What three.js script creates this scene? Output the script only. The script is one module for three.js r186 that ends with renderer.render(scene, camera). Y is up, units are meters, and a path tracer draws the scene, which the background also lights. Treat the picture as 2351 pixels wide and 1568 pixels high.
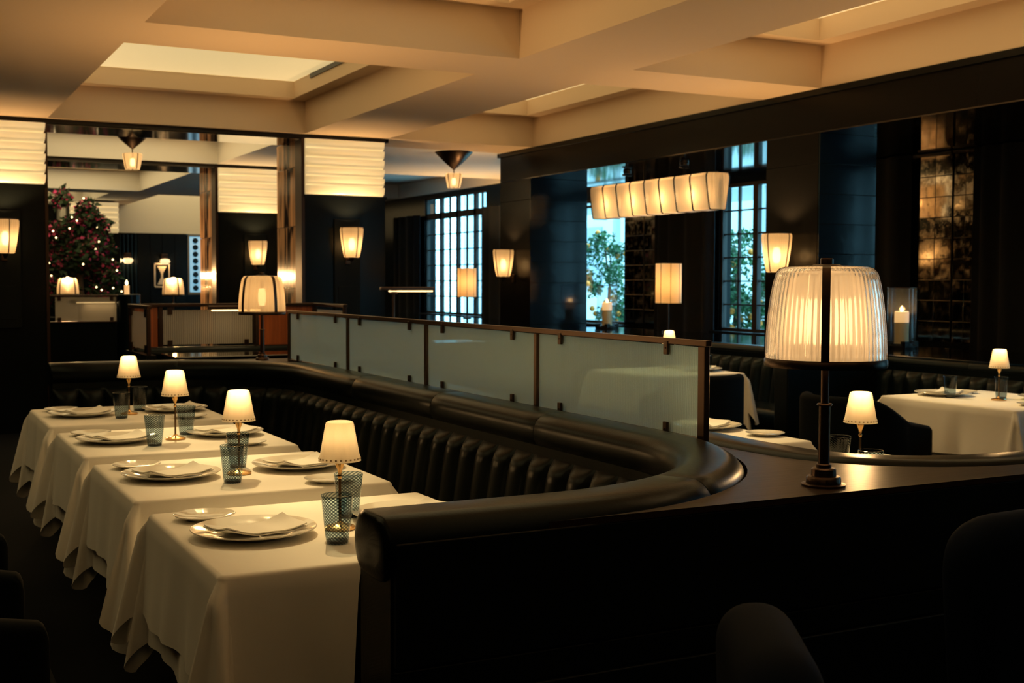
import * as THREE from 'three';
import { RoundedBoxGeometry } from 'three/addons/geometries/RoundedBoxGeometry.js';
import { mergeGeometries, mergeVertices, toCreasedNormals } from 'three/addons/utils/BufferGeometryUtils.js';
import { RectAreaLightUniformsLib } from 'three/addons/lights/RectAreaLightUniformsLib.js';

// ---------------------------------------------------------------- camera, sky, big lights, exposure
const scene = new THREE.Scene();
const camera = new THREE.PerspectiveCamera(31.36, 2351 / 1568, 0.05, 200);
{
  const yaw = 0.476782, pitch = 0.0489132, roll = 0.00269657, V = (x, y, z) => new THREE.Vector3(x, y, z);
  const fwd = V(Math.sin(yaw) * Math.cos(pitch), -Math.sin(pitch), -Math.cos(yaw) * Math.cos(pitch)), right = V(Math.cos(yaw), 0, Math.sin(yaw)), up = V().crossVectors(right, fwd);
  const r = right.clone().multiplyScalar(Math.cos(roll)).addScaledVector(up, Math.sin(roll)), u = up.clone().multiplyScalar(Math.cos(roll)).addScaledVector(right, -Math.sin(roll));
  camera.position.set(0, 1.39, 0);
  camera.quaternion.setFromRotationMatrix(new THREE.Matrix4().makeBasis(r, u, fwd.clone().negate()));
}
camera.focus = 3.05;
camera.userData.fStop = 8;
scene.background = new THREE.Color().setRGB(0.27, 0.74, 1.0);   // pale overcast daylight
scene.backgroundIntensity = 7.5;
const renderer = new THREE.WebGLRenderer({ antialias: true });
renderer.toneMapping = THREE.LinearToneMapping;
renderer.toneMappingExposure = 1.0;
renderer.shadowMap.enabled = true;
RectAreaLightUniformsLib.init();
const COFFER_GLOW = 0.62, COFFER_LIGHT = 0.12;      // luminous coffer tops
const SCREEN_GLOW = 0.5, SCREEN_LIGHT = 0.4;      // alabaster louvres on the piers
const SPOT = 33, UP = 1;                                   // ceiling spots on the tables; scale of the added upward spots
const WARM = [1, 0.58, 0.23], AMBER = [1, 0.5, 0.17];

// ---------------------------------------------------------------- helpers
let seed = 12345;
const rnd = () => { seed = (seed * 1664525 + 1013904223) >>> 0; return seed / 4294967296; };
const rr = (a, b) => a + (b - a) * rnd();
const PI = Math.PI, sin = Math.sin, cos = Math.cos;
const counts = {};
function numbered(n) { n = n.replace(/_\d{3}$/, ''); const k = (counts[n] = (counts[n] ?? -1) + 1); return k ? `${n}_${String(k).padStart(3, '0')}` : n; }
function thing(name, label, category, pos = [0, 0, 0], turn = 0, group) {
  const o = new THREE.Group(); o.name = numbered(name); o.position.set(...pos); o.rotation.y = turn;
  o.userData = { label, category, kind: 'thing' }; if (group) o.userData.group = group;
  scene.add(o); return o;
}
const listOf = (g) => (Array.isArray(g) ? merge(g) : g);
function merge(list) { const a = list.map((g) => { const h = g.index ? g.toNonIndexed() : g; for (const k of Object.keys(h.attributes)) if (!['position', 'normal', 'uv'].includes(k)) h.deleteAttribute(k); return h; }); return mergeGeometries(a, false); }
function part(name, geo, mat, parent, label) {
  const m = new THREE.Mesh(listOf(geo), mat); m.name = name; m.castShadow = m.receiveShadow = true;
  if (label) m.userData.label = label; parent.add(m); return m;
}
function tag(o, label, category, group) { o.userData = { label, category, kind: 'thing' }; if (group) o.userData.group = group; return o; }
function solo(name, geo, mat, label, category, group) { return tag(part(numbered(name), geo, mat, scene), label, category, group); }
function struct(name, geo, mat, parent = scene) { const m = part(parent === scene ? numbered(name) : name, geo, mat, parent); if (parent === scene) m.userData.kind = 'structure'; return m; }
function dup(root, pos, turn, label, group) {
  const r = root.clone(); r.name = numbered(root.name); r.position.set(...pos); r.rotation.y = turn;
  r.userData = { ...root.userData, label }; if (group) r.userData.group = group;
  scene.add(r); return r;
}
const T = (g, x, y, z) => g.translate(x, y, z);
function boxUV(g, w, h, d) {   // BoxGeometry faces: +x -x +y -y +z -z, uv in metres
  const uv = g.attributes.uv, s = [[d, h], [d, h], [w, d], [w, d], [w, h], [w, h]];
  if (uv.count !== 24) return g;
  for (let i = 0; i < 24; i++) uv.setXY(i, uv.getX(i) * s[i >> 2][0], uv.getY(i) * s[i >> 2][1]);
  return g;
}
const box = (w, h, d, x = 0, y = 0, z = 0) => T(boxUV(new THREE.BoxGeometry(w, h, d), w, h, d), x, y, z);
const span = (x0, x1, y0, y1, z0, z1) => box(Math.abs(x1 - x0), Math.abs(y1 - y0), Math.abs(z1 - z0), (x0 + x1) / 2, (y0 + y1) / 2, (z0 + z1) / 2);
function rbox(w, h, d, r, x = 0, y = 0, z = 0, seg = 2) {
  const g = new RoundedBoxGeometry(w, h, d, seg, Math.min(r, w / 2.01, h / 2.01, d / 2.01)); planarUV(g); return T(g, x, y, z);
}
const rspan = (x0, x1, y0, y1, z0, z1, r) => rbox(Math.abs(x1 - x0), Math.abs(y1 - y0), Math.abs(z1 - z0), r, (x0 + x1) / 2, (y0 + y1) / 2, (z0 + z1) / 2);
function planarUV(g) {
  const p = g.attributes.position, n = g.attributes.normal, uv = new Float32Array(p.count * 2);
  for (let i = 0; i < p.count; i++) {
    const ax = Math.abs(n.getX(i)), ay = Math.abs(n.getY(i)), az = Math.abs(n.getZ(i)), x = p.getX(i), y = p.getY(i), z = p.getZ(i);
    const [a, b] = ay >= ax && ay >= az ? [x, z] : ax >= az ? [z, y] : [x, y]; uv[2 * i] = a; uv[2 * i + 1] = b;
  }
  g.setAttribute('uv', new THREE.BufferAttribute(uv, 2)); return g;
}
function outward(g) {   // makes the winding of a closed indexed mesh face out
  const p = g.attributes.position, ix = g.index.array; let v = 0;
  for (let i = 0; i < ix.length; i += 3) {
    const [a, b, c] = [ix[i], ix[i + 1], ix[i + 2]];
    v += p.getX(a) * (p.getY(b) * p.getZ(c) - p.getZ(b) * p.getY(c)) + p.getY(a) * (p.getZ(b) * p.getX(c) - p.getX(b) * p.getZ(c)) + p.getZ(a) * (p.getX(b) * p.getY(c) - p.getY(b) * p.getX(c));
  }
  if (v < 0) for (let i = 0; i < ix.length; i += 3) { const t = ix[i]; ix[i] = ix[i + 1]; ix[i + 1] = t; }
  return g;
}
function finish(pos, idx, uv, crease = 0.7) {
  const g = new THREE.BufferGeometry();
  g.setAttribute('position', new THREE.BufferAttribute(new Float32Array(pos), 3));
  g.setAttribute('uv', new THREE.BufferAttribute(new Float32Array(uv), 2));
  g.setIndex(new THREE.BufferAttribute(new Uint32Array(idx), 1));
  return g;
}
const crease = (g, a = 0.7) => toCreasedNormals(g, a);
// sweep of a closed profile [[u, v]...] (u to the right of travel, v up) along [[x, z]...]
function sweep(profile, pts, { cap = 0, angle = 0.8 } = {}) {
  const n = profile.length, pos = [], uv = [], idx = [];
  const cu = profile.reduce((a, q) => a + q[0], 0) / n, cv = profile.reduce((a, q) => a + q[1], 0) / n;
  const per = [0]; for (let i = 0; i < n; i++) { const a = profile[i], b = profile[(i + 1) % n]; per.push(per[i] + Math.hypot(b[0] - a[0], b[1] - a[1])); }
  const rings = [], m = pts.length, tan = pts.map((_, i) => { const a = pts[Math.max(0, i - 1)], b = pts[Math.min(m - 1, i + 1)], l = Math.hypot(b[0] - a[0], b[1] - a[1]); return [(b[0] - a[0]) / l, (b[1] - a[1]) / l]; });
  if (cap) for (const k of [1, 0.92, 0.7, 0.38]) rings.push([0, -cap * (1 - 0), k]);
  const ends = cap ? [[1, 0.6], [0.92, 0.8], [0.7, 0.93], [0.38, 0.985]] : [];
  rings.length = 0;
  for (const [o, s] of ends) rings.push([0, -cap * o, s]);
  for (let i = 0; i < m; i++) rings.push([i, 0, 1]);
  for (const [o, s] of ends.slice().reverse()) rings.push([m - 1, cap * o, s]);
  let len = 0, last = null;
  for (const [i, off, s] of rings) {
    const [tx, tz] = tan[i], px = pts[i][0] + tx * off, pz = pts[i][1] + tz * off;
    if (last) len += Math.hypot(px - last[0], pz - last[1]); last = [px, pz];
    for (let k = 0; k <= n; k++) { const q = profile[k % n], u = cu + (q[0] - cu) * s, v = cv + (q[1] - cv) * s; pos.push(px - tz * u, v, pz + tx * u); uv.push(per[k], len); }
  }
  const w = n + 1, R = rings.length;
  for (let i = 0; i < R - 1; i++) for (let k = 0; k < n; k++) { const a = i * w + k, b = a + 1, c = a + w, d = c + 1; idx.push(a, c, b, b, c, d); }
  for (const i of [0, R - 1]) {
    const [j, off] = rings[i], [tx, tz] = tan[j]; pos.push(pts[j][0] + tx * off - tz * cu, cv, pts[j][1] + tz * off + tx * cu); uv.push(0, 0);
    const c = pos.length / 3 - 1; for (let k = 0; k < n; k++) { const a = i * w + k, b = a + 1; i ? idx.push(a, c, b) : idx.push(a, b, c); }
  }
  return crease(outward(finish(pos, idx, uv)), angle);
}
function roundRect(u0, u1, v0, v1, r, seg = 5) {
  const out = [], c = [[u1 - r, v1 - r, 0], [u0 + r, v1 - r, PI / 2], [u0 + r, v0 + r, PI], [u1 - r, v0 + r, 1.5 * PI]];
  for (const [x, y, a] of c) for (let i = 0; i <= seg; i++) out.push([x + r * cos(a + (i / seg) * PI / 2), y + r * sin(a + (i / seg) * PI / 2)]);
  return out;
}
// surface of revolution of [[r, y]...] with a radius change dr(theta, y, r); open or ending on the axis
function revolve(prof, seg = 32, dr = null, angle = 0.6, a0 = 0, a1 = 2 * PI) {
  const pos = [], uv = [], idx = [], w = seg + 1; let len = 0;
  prof.forEach(([r, y], i) => {
    if (i) len += Math.hypot(r - prof[i - 1][0], y - prof[i - 1][1]);
    for (let k = 0; k <= seg; k++) { const th = a0 + ((a1 - a0) * k) / seg, q = r > 1e-6 && dr ? r + dr(th, y, r, i) : r; pos.push(q * sin(th), y, q * cos(th)); uv.push(th * 0.1, len); }
  });
  for (let i = 0; i < prof.length - 1; i++) for (let k = 0; k < seg; k++) { const a = i * w + k, b = a + 1, c = a + w, d = c + 1; if (prof[i][0] > 1e-6) idx.push(a, b, c); if (prof[i + 1][0] > 1e-6) idx.push(b, d, c); }
  const g = finish(pos, idx, uv); g.computeVertexNormals();
  if (angle >= 3) {   // smooth all, with the seam closed
    const nn = g.attributes.normal;
    if (Math.abs(a1 - a0 - 2 * PI) < 1e-6) for (let i = 0; i < prof.length; i++) { const a = i * w, b = a + seg, x = nn.getX(a) + nn.getX(b), y = nn.getY(a) + nn.getY(b), z = nn.getZ(a) + nn.getZ(b), l = Math.hypot(x, y, z) || 1; nn.setXYZ(a, x / l, y / l, z / l); nn.setXYZ(b, x / l, y / l, z / l); }
    return g;
  }
  return crease(outward(g), angle);
}
const cyl = (r, y0, y1, x = 0, z = 0, seg = 20) => T(revolve([[0, y0], [r - 0.001, y0], [r, y0 + 0.001], [r, y1 - 0.001], [r - 0.001, y1], [0, y1]], seg), x, 0, z);
function rod(a, b, r, seg = 10) { const A = new THREE.Vector3(...a), B = new THREE.Vector3(...b), d = B.clone().sub(A), g = new THREE.CylinderGeometry(r, r, d.length(), seg); g.applyQuaternion(new THREE.Quaternion().setFromUnitVectors(new THREE.Vector3(0, 1, 0), d.clone().normalize())); return T(g, (A.x + B.x) / 2, (A.y + B.y) / 2, (A.z + B.z) / 2); }
function extrudeY(pts, y0, y1, holes = [], bevel = 0) {   // a floor-plan polygon [[x, z]...] raised from y0 to y1
  const s = new THREE.Shape(pts.map(([x, z]) => new THREE.Vector2(x, -z)));
  for (const h of holes) s.holes.push(new THREE.Path(h.map(([x, z]) => new THREE.Vector2(x, -z))));
  const g = new THREE.ExtrudeGeometry(s, { depth: y1 - y0 - 2 * bevel, bevelEnabled: bevel > 0, bevelSize: bevel, bevelThickness: bevel, bevelOffset: -bevel, bevelSegments: 2, curveSegments: 1 });
  g.rotateX(-PI / 2); T(g, 0, y0 + bevel, 0); return planarUV(g);
}
const rect = (x0, x1, z0, z1) => [[x0, z0], [x1, z0], [x1, z1], [x0, z1]];
function addLight(l, parent, x, y, z, color, radius = 1) { l.color.setRGB(...color); l.position.set(x, y, z); l.castShadow = true; if (l.shadow) l.shadow.radius = radius; parent.add(l); return l; }
const bulbLight = (parent, x, y, z, k, color = WARM, radius = 1) => { const l = addLight(new THREE.PointLight(0xffffff, k), parent, x, y, z, color, radius); l.name = 'bulb_light'; return l; };

// added spot above a lamp shade, brightens the ceiling beyond what the lamp gives
function addedUpLight(parent, x, y, z, k, color = WARM, angle = 1.25) { const l = addLight(new THREE.SpotLight(0xffffff, k * UP, 0, angle, 0.3), parent, x, y, z, color, 1.5); l.name = 'added_upward_light'; l.target.position.set(x, y + 1, z); parent.add(l.target); return l; }

// ---------------------------------------------------------------- textures
function hash(x, y, s) { let h = (x * 374761393 + y * 668265263 + s * 1442695041) | 0; h = Math.imul(h ^ (h >>> 13), 1274126177); return ((h ^ (h >>> 16)) >>> 0) / 4294967296; }
function vnoise(x, y, px, py, s) { const xi = Math.floor(x), yi = Math.floor(y), f = x - xi, g = y - yi, u = f * f * (3 - 2 * f), v = g * g * (3 - 2 * g), m = (a, b) => hash(((a % px) + px) % px, ((b % py) + py) % py, s); return (m(xi, yi) * (1 - u) + m(xi + 1, yi) * u) * (1 - v) + (m(xi, yi + 1) * (1 - u) + m(xi + 1, yi + 1) * u) * v; }
function fbm(u, v, fx, fy, o, s) { let a = 0, k = 0.5, t = 0; for (let i = 0; i < o; i++) { a += k * vnoise(u * fx, v * fy, fx, fy, s + i); t += k; k *= 0.5; fx *= 2; fy *= 2; } return a / t; }
function tex(w, h, f, srgb = false, rx = 1, ry = 1) {
  const d = new Uint8Array(w * h * 4);
  for (let y = 0; y < h; y++) for (let x = 0; x < w; x++) { const c = f(x / w, y / h); for (let k = 0; k < 3; k++) d[(y * w + x) * 4 + k] = Math.max(0, Math.min(255, Math.round(255 * (c.length ? c[k] : c)))); d[(y * w + x) * 4 + 3] = 255; }
  const t = new THREE.DataTexture(d, w, h); t.wrapS = t.wrapT = THREE.RepeatWrapping; t.magFilter = THREE.LinearFilter; t.minFilter = THREE.LinearFilter; if (srgb) t.colorSpace = THREE.SRGBColorSpace; t.repeat.set(rx, ry); t.needsUpdate = true; return t;
}
const leatherTex = tex(256, 256, (u, v) => 0.55 * fbm(u, v, 48, 48, 2, 3) + 0.45 * fbm(u, v, 6, 6, 3, 9), false, 4, 4);
const weaveTex = tex(128, 128, (u, v) => 0.5 + 0.22 * sin(u * 2 * PI * 16) * cos(v * 2 * PI * 16) + 0.35 * (fbm(u, v, 32, 8, 2, 5) - 0.5) + 0.35 * (fbm(u, v, 8, 32, 2, 6) - 0.5), false, 12, 12);
const softTex = tex(256, 256, (u, v) => fbm(u, v, 5, 5, 4, 21), false, 1.2, 1.2);
const grain = (u, v) => { const g = fbm(u, v, 4, 90, 3, 31), f = fbm(u, v, 3, 14, 2, 37); return 0.55 * g + 0.45 * f; };
const woodTex = tex(512, 512, (u, v) => { const g = grain(u, v); return [0.11 + 0.1 * g, 0.075 + 0.065 * g, 0.057 + 0.045 * g]; }, true, 1.4, 1.4);
const woodBump = tex(256, 256, (u, v) => grain(u, v), false, 1.4, 1.4);
const copperTex = tex(256, 256, (u, v) => { const g = fbm(v, u, 3, 60, 3, 41); return [0.55 + 0.25 * g, 0.3 + 0.14 * g, 0.17 + 0.07 * g]; }, true, 1, 1);
const marbleTex = tex(512, 1024, (u, v) => {
  const w = u + 0.08 * (fbm(u, v, 3, 4, 3, 51) - 0.5) + 0.05 * (fbm(u, v, 6, 10, 2, 57) - 0.5), b = 0.5 + 0.5 * sin(w * 2 * PI * 9 + 5 * fbm(u, v, 4, 3, 2, 53));
  const vein = Math.min(1, 1.5 * Math.pow(Math.max(0, 1 - Math.abs(fbm(w, v, 5, 2, 4, 61) - 0.5) * 11), 1.3)), t = 0.45 + 0.16 * b + 0.35 * fbm(u, v, 20, 4, 3, 63);
  return [(0.75 * t + 0.3) * (1 - 0.85 * vein), (0.6 * t + 0.22) * (1 - 0.85 * vein), (0.47 * t + 0.16) * (1 - 0.8 * vein)];
}, true, 1.1, 0.4);
const darkMarbleTex = tex(256, 256, (u, v) => { const t = fbm(u, v, 4, 4, 4, 71), w = Math.pow(Math.max(0, 1 - Math.abs(fbm(u, v, 3, 3, 3, 73) - 0.5) * 14), 2); return [0.16 + 0.08 * t + 0.2 * w, 0.15 + 0.07 * t + 0.19 * w, 0.16 + 0.07 * t + 0.18 * w]; }, true, 0.7, 0.7);
const agedRough = tex(256, 256, (u, v) => { const a = fbm(u, v, 6, 6, 4, 81), b = fbm(u, v, 30, 30, 2, 83); return [0, Math.min(1, 0.05 + 0.4 * Math.max(0, a - 0.45) + 0.25 * Math.max(0, b - 0.6)), 0]; }, false, 2.5, 2.5);
const agedTint = tex(256, 256, (u, v) => { const a = fbm(u, v, 5, 5, 4, 91), k = 0.72 - 0.55 * Math.max(0, a - 0.5); return [k, k * 0.93, k * 0.82]; }, true, 2.5, 2.5);
const reedNormal = tex(16, 4, (u) => { const s = Math.sin(u * 2 * PI) * 1.4; const l = Math.hypot(s, 1); return [0.5 + 0.5 * s / l, 0.5, 0.5 + 0.5 / l]; }, false, 1 / 0.0055, 1);
const paintedReedShade = tex(16, 4, (u) => { const k = 0.86 + 0.14 * Math.cos(u * 2 * PI); return [k, k, k]; }, true, 1 / 0.0055, 1);  // groove darkening painted in, standing for refraction through the ribs
const paintedRefractTex = tex(48, 48, (u, v) => { const s = (u + v) % 1, k = Math.min(1, Math.max(0, (Math.abs(s - 0.5) - 0.2) * 9)); return [0.5 + 0.42 * k, 0.55 + 0.4 * k, 0.58 + 0.38 * k]; }, true, 20 / (2 * PI * 0.1), 1 / 0.008);  // dark diagonal stripes paint the refraction of the twisted ribs
const alabasterTex = tex(256, 256, (u, v) => { const t = fbm(u, v, 3, 9, 4, 101); return [0.93 + 0.09 * t, 0.86 + 0.14 * t, 0.72 + 0.24 * t]; }, true, 0.9, 2);
const clothTone = tex(256, 256, (u, v) => { const t = fbm(u, v, 4, 4, 3, 111); return [0.93 + 0.04 * t, 0.915 + 0.04 * t, 0.88 + 0.04 * t]; }, true, 1, 1);

// ---------------------------------------------------------------- materials
const mat = (rgb, roughness, o = {}) => { const m = new THREE.MeshPhysicalMaterial({ roughness, ...o }); m.color.setRGB(...rgb); return m; };
const glow = (rgb, k, o = {}) => { const m = mat([0.8, 0.8, 0.8], 0.6, o); m.emissive.setRGB(...rgb); m.emissiveIntensity = k; return m; };
const M = {
  plaster: mat([0.72, 0.55, 0.38], 0.85, { bumpMap: softTex, bumpScale: 0.002 }),
  plasterWhite: mat([0.86, 0.82, 0.75], 0.85),
  lacquer: mat([0.004, 0.0055, 0.006], 0.2, { specularIntensity: 0.35, bumpMap: softTex, bumpScale: 0.0006 }),
  lacquerBrown: mat([0.0045, 0.0042, 0.004], 0.24, { specularIntensity: 0.22, bumpMap: softTex, bumpScale: 0.0006 }),
  blueTile: mat([0.005, 0.011, 0.017], 0.13, { specularIntensity: 0.6, bumpMap: softTex, bumpScale: 0.0015 }),
  polished: mat([0.05, 0.048, 0.05], 0.07, { ior: 1.9, map: darkMarbleTex }),
  marble: mat([1, 1, 1], 0.14, { specularIntensity: 0.3, map: marbleTex }),
  leather: mat([0.0025, 0.0042, 0.0046], 0.3, { specularIntensity: 0.24, specularColor: new THREE.Color().setRGB(0.85, 0.97, 1), bumpMap: leatherTex, bumpScale: 0.0003 }),
  leatherBlue: mat([0.002, 0.005, 0.0075], 0.28, { specularIntensity: 0.5, specularColor: new THREE.Color().setRGB(0.7, 0.93, 1), bumpMap: leatherTex, bumpScale: 0.0005 }),
  wood: mat([1, 1, 1], 0.36, { specularIntensity: 0.4, map: woodTex, bumpMap: woodBump, bumpScale: 0.0006 }),
  darkWood: mat([0.003, 0.005, 0.0055], 0.42, { specularIntensity: 0.35, bumpMap: woodBump, bumpScale: 0.0005 }),
  copperWood: mat([1, 1, 1], 0.35, { map: copperTex }),
  bronze: mat([0.1, 0.063, 0.045], 0.36, { metalness: 1 }),
  bronzeDark: mat([0.07, 0.046, 0.034], 0.36, { metalness: 1 }),
  blackMetal: mat([0.03, 0.027, 0.025], 0.4, { metalness: 1 }),
  brass: mat([0.7, 0.42, 0.17], 0.26, { metalness: 1 }),
  stem: mat([0.16, 0.1, 0.05], 0.3, { metalness: 1 }),
  cloth: mat([1, 1, 1], 0.9, { map: clothTone, bumpMap: weaveTex, bumpScale: 0.00012 }),
  napkin: mat([0.92, 0.9, 0.84], 0.9, { bumpMap: weaveTex, bumpScale: 0.00015 }),
  china: mat([0.82, 0.79, 0.7], 0.12, { clearcoat: 0.6, clearcoatRoughness: 0.06 }),
  chinaRim: mat([0.62, 0.58, 0.5], 0.15),
  shade: mat([0.88, 0.8, 0.66], 0.95, { transmission: 0.38, thickness: 0 }),
  fabricShade: mat([0.82, 0.62, 0.36], 0.97, { transmission: 0.55, thickness: 0 }),
  seam: mat([0.3, 0.17, 0.07], 0.9),
  velvet: mat([0.0018, 0.0038, 0.0055], 0.85, { specularIntensity: 0.2, sheen: 0.03, sheenColor: new THREE.Color().setRGB(0.05, 0.09, 0.14), sheenRoughness: 0.5 }),
  velvetBlue: mat([0.002, 0.006, 0.016], 0.85, { specularIntensity: 0.15, sheen: 0.06, sheenColor: new THREE.Color().setRGB(0.05, 0.1, 0.2), sheenRoughness: 0.5 }),
  carpet: mat([0.004, 0.005, 0.006], 0.95, { specularIntensity: 0.2 }),
  pane: mat([1, 1, 1], 0.0, { transmission: 1, thickness: 0, ior: 1.45 }),
  hurricane: mat([0.86, 0.93, 0.97], 0.12, { transmission: 0.97, thickness: 0, ior: 1.5 }),
  reeded: mat([0.66, 1, 1], 0.86, { transmission: 0.93, thickness: 0, map: paintedReedShade, normalMap: reedNormal, normalScale: new THREE.Vector2(1, 1) }),
  reededWarm: mat([0.86, 0.82, 0.7], 0.72, { transmission: 0.7, thickness: 0, map: paintedReedShade, normalMap: reedNormal }),
  glassBase: mat([0.93, 0.97, 0.98], 0.03, { transmission: 1, thickness: 0.004, ior: 1.5, attenuationColor: new THREE.Color().setRGB(0.46, 0.53, 0.57), attenuationDistance: 0.006 }),
  swirl: mat([0.9, 0.97, 1], 0.04, { transmission: 1, thickness: 0, ior: 1.5, map: paintedRefractTex }), recessMarks: mat([0.4, 0.29, 0.17], 0.7),
  flute: mat([1, 0.86, 0.66], 0.62, { transmission: 0.92, thickness: 0, ior: 1.5 }),
  ribGlass: (() => { const m = mat([1, 0.99, 0.97], 0.14, { transmission: 1, thickness: 0.006, ior: 1.47 }); m.emissive.setRGB(1, 0.75, 0.5); m.emissiveIntensity = 0.012; return m; })(),
  liner: (() => { const m = mat([0.95, 0.85, 0.72], 0.75, { transmission: 0.85, thickness: 0 }); m.emissive.setRGB(1, 0.66, 0.36); m.emissiveIntensity = 0.05; return m; })(),
  bulb: glow([1, 0.68, 0.33], 4), bulbSoft: glow([1, 0.68, 0.33], 1.3), lampStrip: glow([1, 0.66, 0.3], 3),
  coffer: glow([1, 0.74, 0.33], COFFER_GLOW), cofferDim: glow([1, 0.7, 0.3], COFFER_GLOW * 0.3), wax: mat([0.85, 0.6, 0.3], 0.6), waxGlow: glow([1, 0.5, 0.16], 0.8), flame: glow([1, 0.75, 0.35], 6),
  aged: mat([1, 1, 1], 1, { metalness: 1, map: agedTint, roughnessMap: agedRough }),
  drape: mat([0.006, 0.008, 0.011], 0.95),
  stone: mat([0.62, 0.62, 0.6], 0.9), facade: mat([0.52, 0.52, 0.52], 0.9), frameWood: mat([0.018, 0.013, 0.01], 0.6), fluteSoft: mat([1, 0.8, 0.55], 0.82, { transmission: 0.92, thickness: 0, ior: 1.5 }), greyMetal: mat([0.25, 0.27, 0.3], 0.6),
  leaf: mat([0.03, 0.13, 0.04], 0.55, { transmission: 0.3, thickness: 0, side: THREE.DoubleSide }), bark: mat([0.12, 0.08, 0.05], 0.9), orange: mat([0.95, 0.3, 0.03], 0.5),
  magenta: mat([0.7, 0.05, 0.24], 0.7, { transmission: 0.3, thickness: 0, side: THREE.DoubleSide }), darkLeaf: mat([0.02, 0.05, 0.02], 0.7, { side: THREE.DoubleSide }),
};
M.alabaster = glow([1, 1, 1], SCREEN_GLOW, { emissiveMap: alabasterTex }); M.alabaster.emissive.setRGB(1, 0.77, 0.42); M.alabaster.color.setRGB(0.75, 0.7, 0.6); M.alabaster.roughness = 0.25;

// ---------------------------------------------------------------- the room: floor, walls, ceiling
const CH = 2.86, LIP = 3.175, TOP = 3.335, WX = 6.35, GX = 8.2, ZA = -11.85, ZB = -15.4, PIER = 0.85;
struct('floor', span(-4, 8.4, -0.1, 0, -25.2, 2.8), M.carpet);
struct('wall_left', span(-4.15, -4, 0, 3.6, -25.2, 2.8), M.lacquer);
struct('wall_back', span(-4, 8.4, 0, 3.6, 2.6, 2.8), M.lacquer);
struct('wall_far', span(-4, 8.4, 0, 3.6, -25.2, -25), M.lacquer);
struct('roof', span(-4.2, 8.5, 3.5, 3.6, -25.3, 2.9), M.plaster);
// coffers: [x0, x1, z0, z1] at the beam soffit
const inset = ([x0, x1, z0, z1], d) => [x0 + d, x1 - d, z0 + d, z1 - d];
const ROWS = [[-11.77, -7.85], [-7.18, -3.27], [-2.6, 1.31]], COLS = [[-1.94, 0.47], [1.35, 3.757], [4.645, 6.33]];
const frontCoffers = ROWS.flatMap(([z0, z1]) => COLS.map(([x0, x1]) => [x0, x1, z0, z1]));
const backCoffers = [[1.35, 3.757, -15.33, -12.55], [1.35, 3.757, -20.6, -16.75], [4.2, 6.6, -20.6, -17.2], [4.2, 7.2, -24.6, -21.3], [1.35, 3.4, -24.6, -21.3]];
const hole = (c) => rect(c[0], c[1], c[2], c[3]).reverse();
struct('ceiling', extrudeY(rect(-4, WX, -12.5, 2.6), CH, LIP, frontCoffers.map(hole)), M.plaster);
struct('ceiling_ledge', extrudeY(rect(-4, WX, -12.5, 2.6), LIP, TOP, frontCoffers.map((c) => hole(inset(c, 0.16)))), M.plaster);
const recess = [4.9, 8.15, -20.2, -15.65];
struct('ceiling_rear', extrudeY(rect(-4, 8.35, -25, -12.5), CH, LIP, [...backCoffers.filter((c) => c[0] < 4), backCoffers[3]].map(hole).concat([hole(recess)])), M.plasterWhite);
struct('ceiling_recess', span(4.8, 8.3, 3.1, 3.17, -20.3, -15.5), M.plasterWhite);
struct('ceiling_rear_ledge', extrudeY(rect(-4, 8.35, -25, -12.5), LIP, TOP, [backCoffers[0], backCoffers[1], backCoffers[3], backCoffers[4]].map((c) => hole(inset(c, 0.16)))), M.plaster);
{ // luminous coffer tops: each a lamp
  const at = [['far row beside the dark window wall', 2], ['far row above the piers, largest one seen'], ['far row along the unlit side wall']];
  const rowName = ['far', 'middle', 'near'], colName = ['over the dark chairs aisle', 'over the row of booth tables', 'along the dark window side'];
  const all = [];
  ROWS.forEach((_, r) => COLS.forEach((_, c) => all.push([frontCoffers[r * 3 + c], `glowing cream ceiling panel in the ${rowName[r]} coffer ${colName[c]}`, r === 2 ? 0.15 : r === 1 && c !== 2 ? 0.6 : 1])));
  [0, 1, 3, 4].forEach((k, i) => all.push([backCoffers[k], `glowing cream ceiling panel past the marble slab, ${['between the two piers', 'behind the second pier', 'at the end by the slatted screen', 'above the flowering tree'][i]}`, i < 2 ? 11 : 6]));
  for (const [c, label, k] of all) {
    const [x0, x1, z0, z1] = inset(c, 0.16), w = x1 - x0, d = z1 - z0;
    const t = thing('coffer_light', label, 'ceiling light', [(x0 + x1) / 2, TOP, (z0 + z1) / 2], 0, 'glowing ceiling coffers');
    part('light_panel', span(-w / 2 - 0.05, w / 2 + 0.05, 0.002, 0.022, -d / 2 - 0.05, d / 2 + 0.05), k < 0.3 ? M.cofferDim : M.coffer, t);
    const l = addLight(new THREE.RectAreaLight(0xffffff, COFFER_LIGHT * k, w - 0.02, d - 0.02), t, 0, -0.012, 0, [1, 0.76, 0.38]); l.rotation.x = -PI / 2; l.name = 'coffer_glow';
    if (c === frontCoffers[1]) part('air_slot', span(w / 2 - 0.012, w / 2, -0.045, -0.004, -1.27, 0.6), M.blackMetal, t, 'black linear air slot');
  }
}
// dark cornice lines where walls meet the ceiling
struct('cornice', [span(-4, 4.66, 2.822, CH, ZA - 0.02, ZA + 0.02), span(4.64, 4.67, 2.822, CH, ZA - PIER, ZA + 0.02)], M.blackMetal);
struct('cornice', span(-4, 4.66, 2.826, CH, ZB - 0.02, ZB + 0.02), M.blackMetal);
struct('cornice', [span(WX - 0.025, WX + 0.01, 2.815, CH, -12.62, 2.6), span(WX - 0.025, GX, 2.815, CH, -12.63, -12.6)], M.lacquer);
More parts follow.
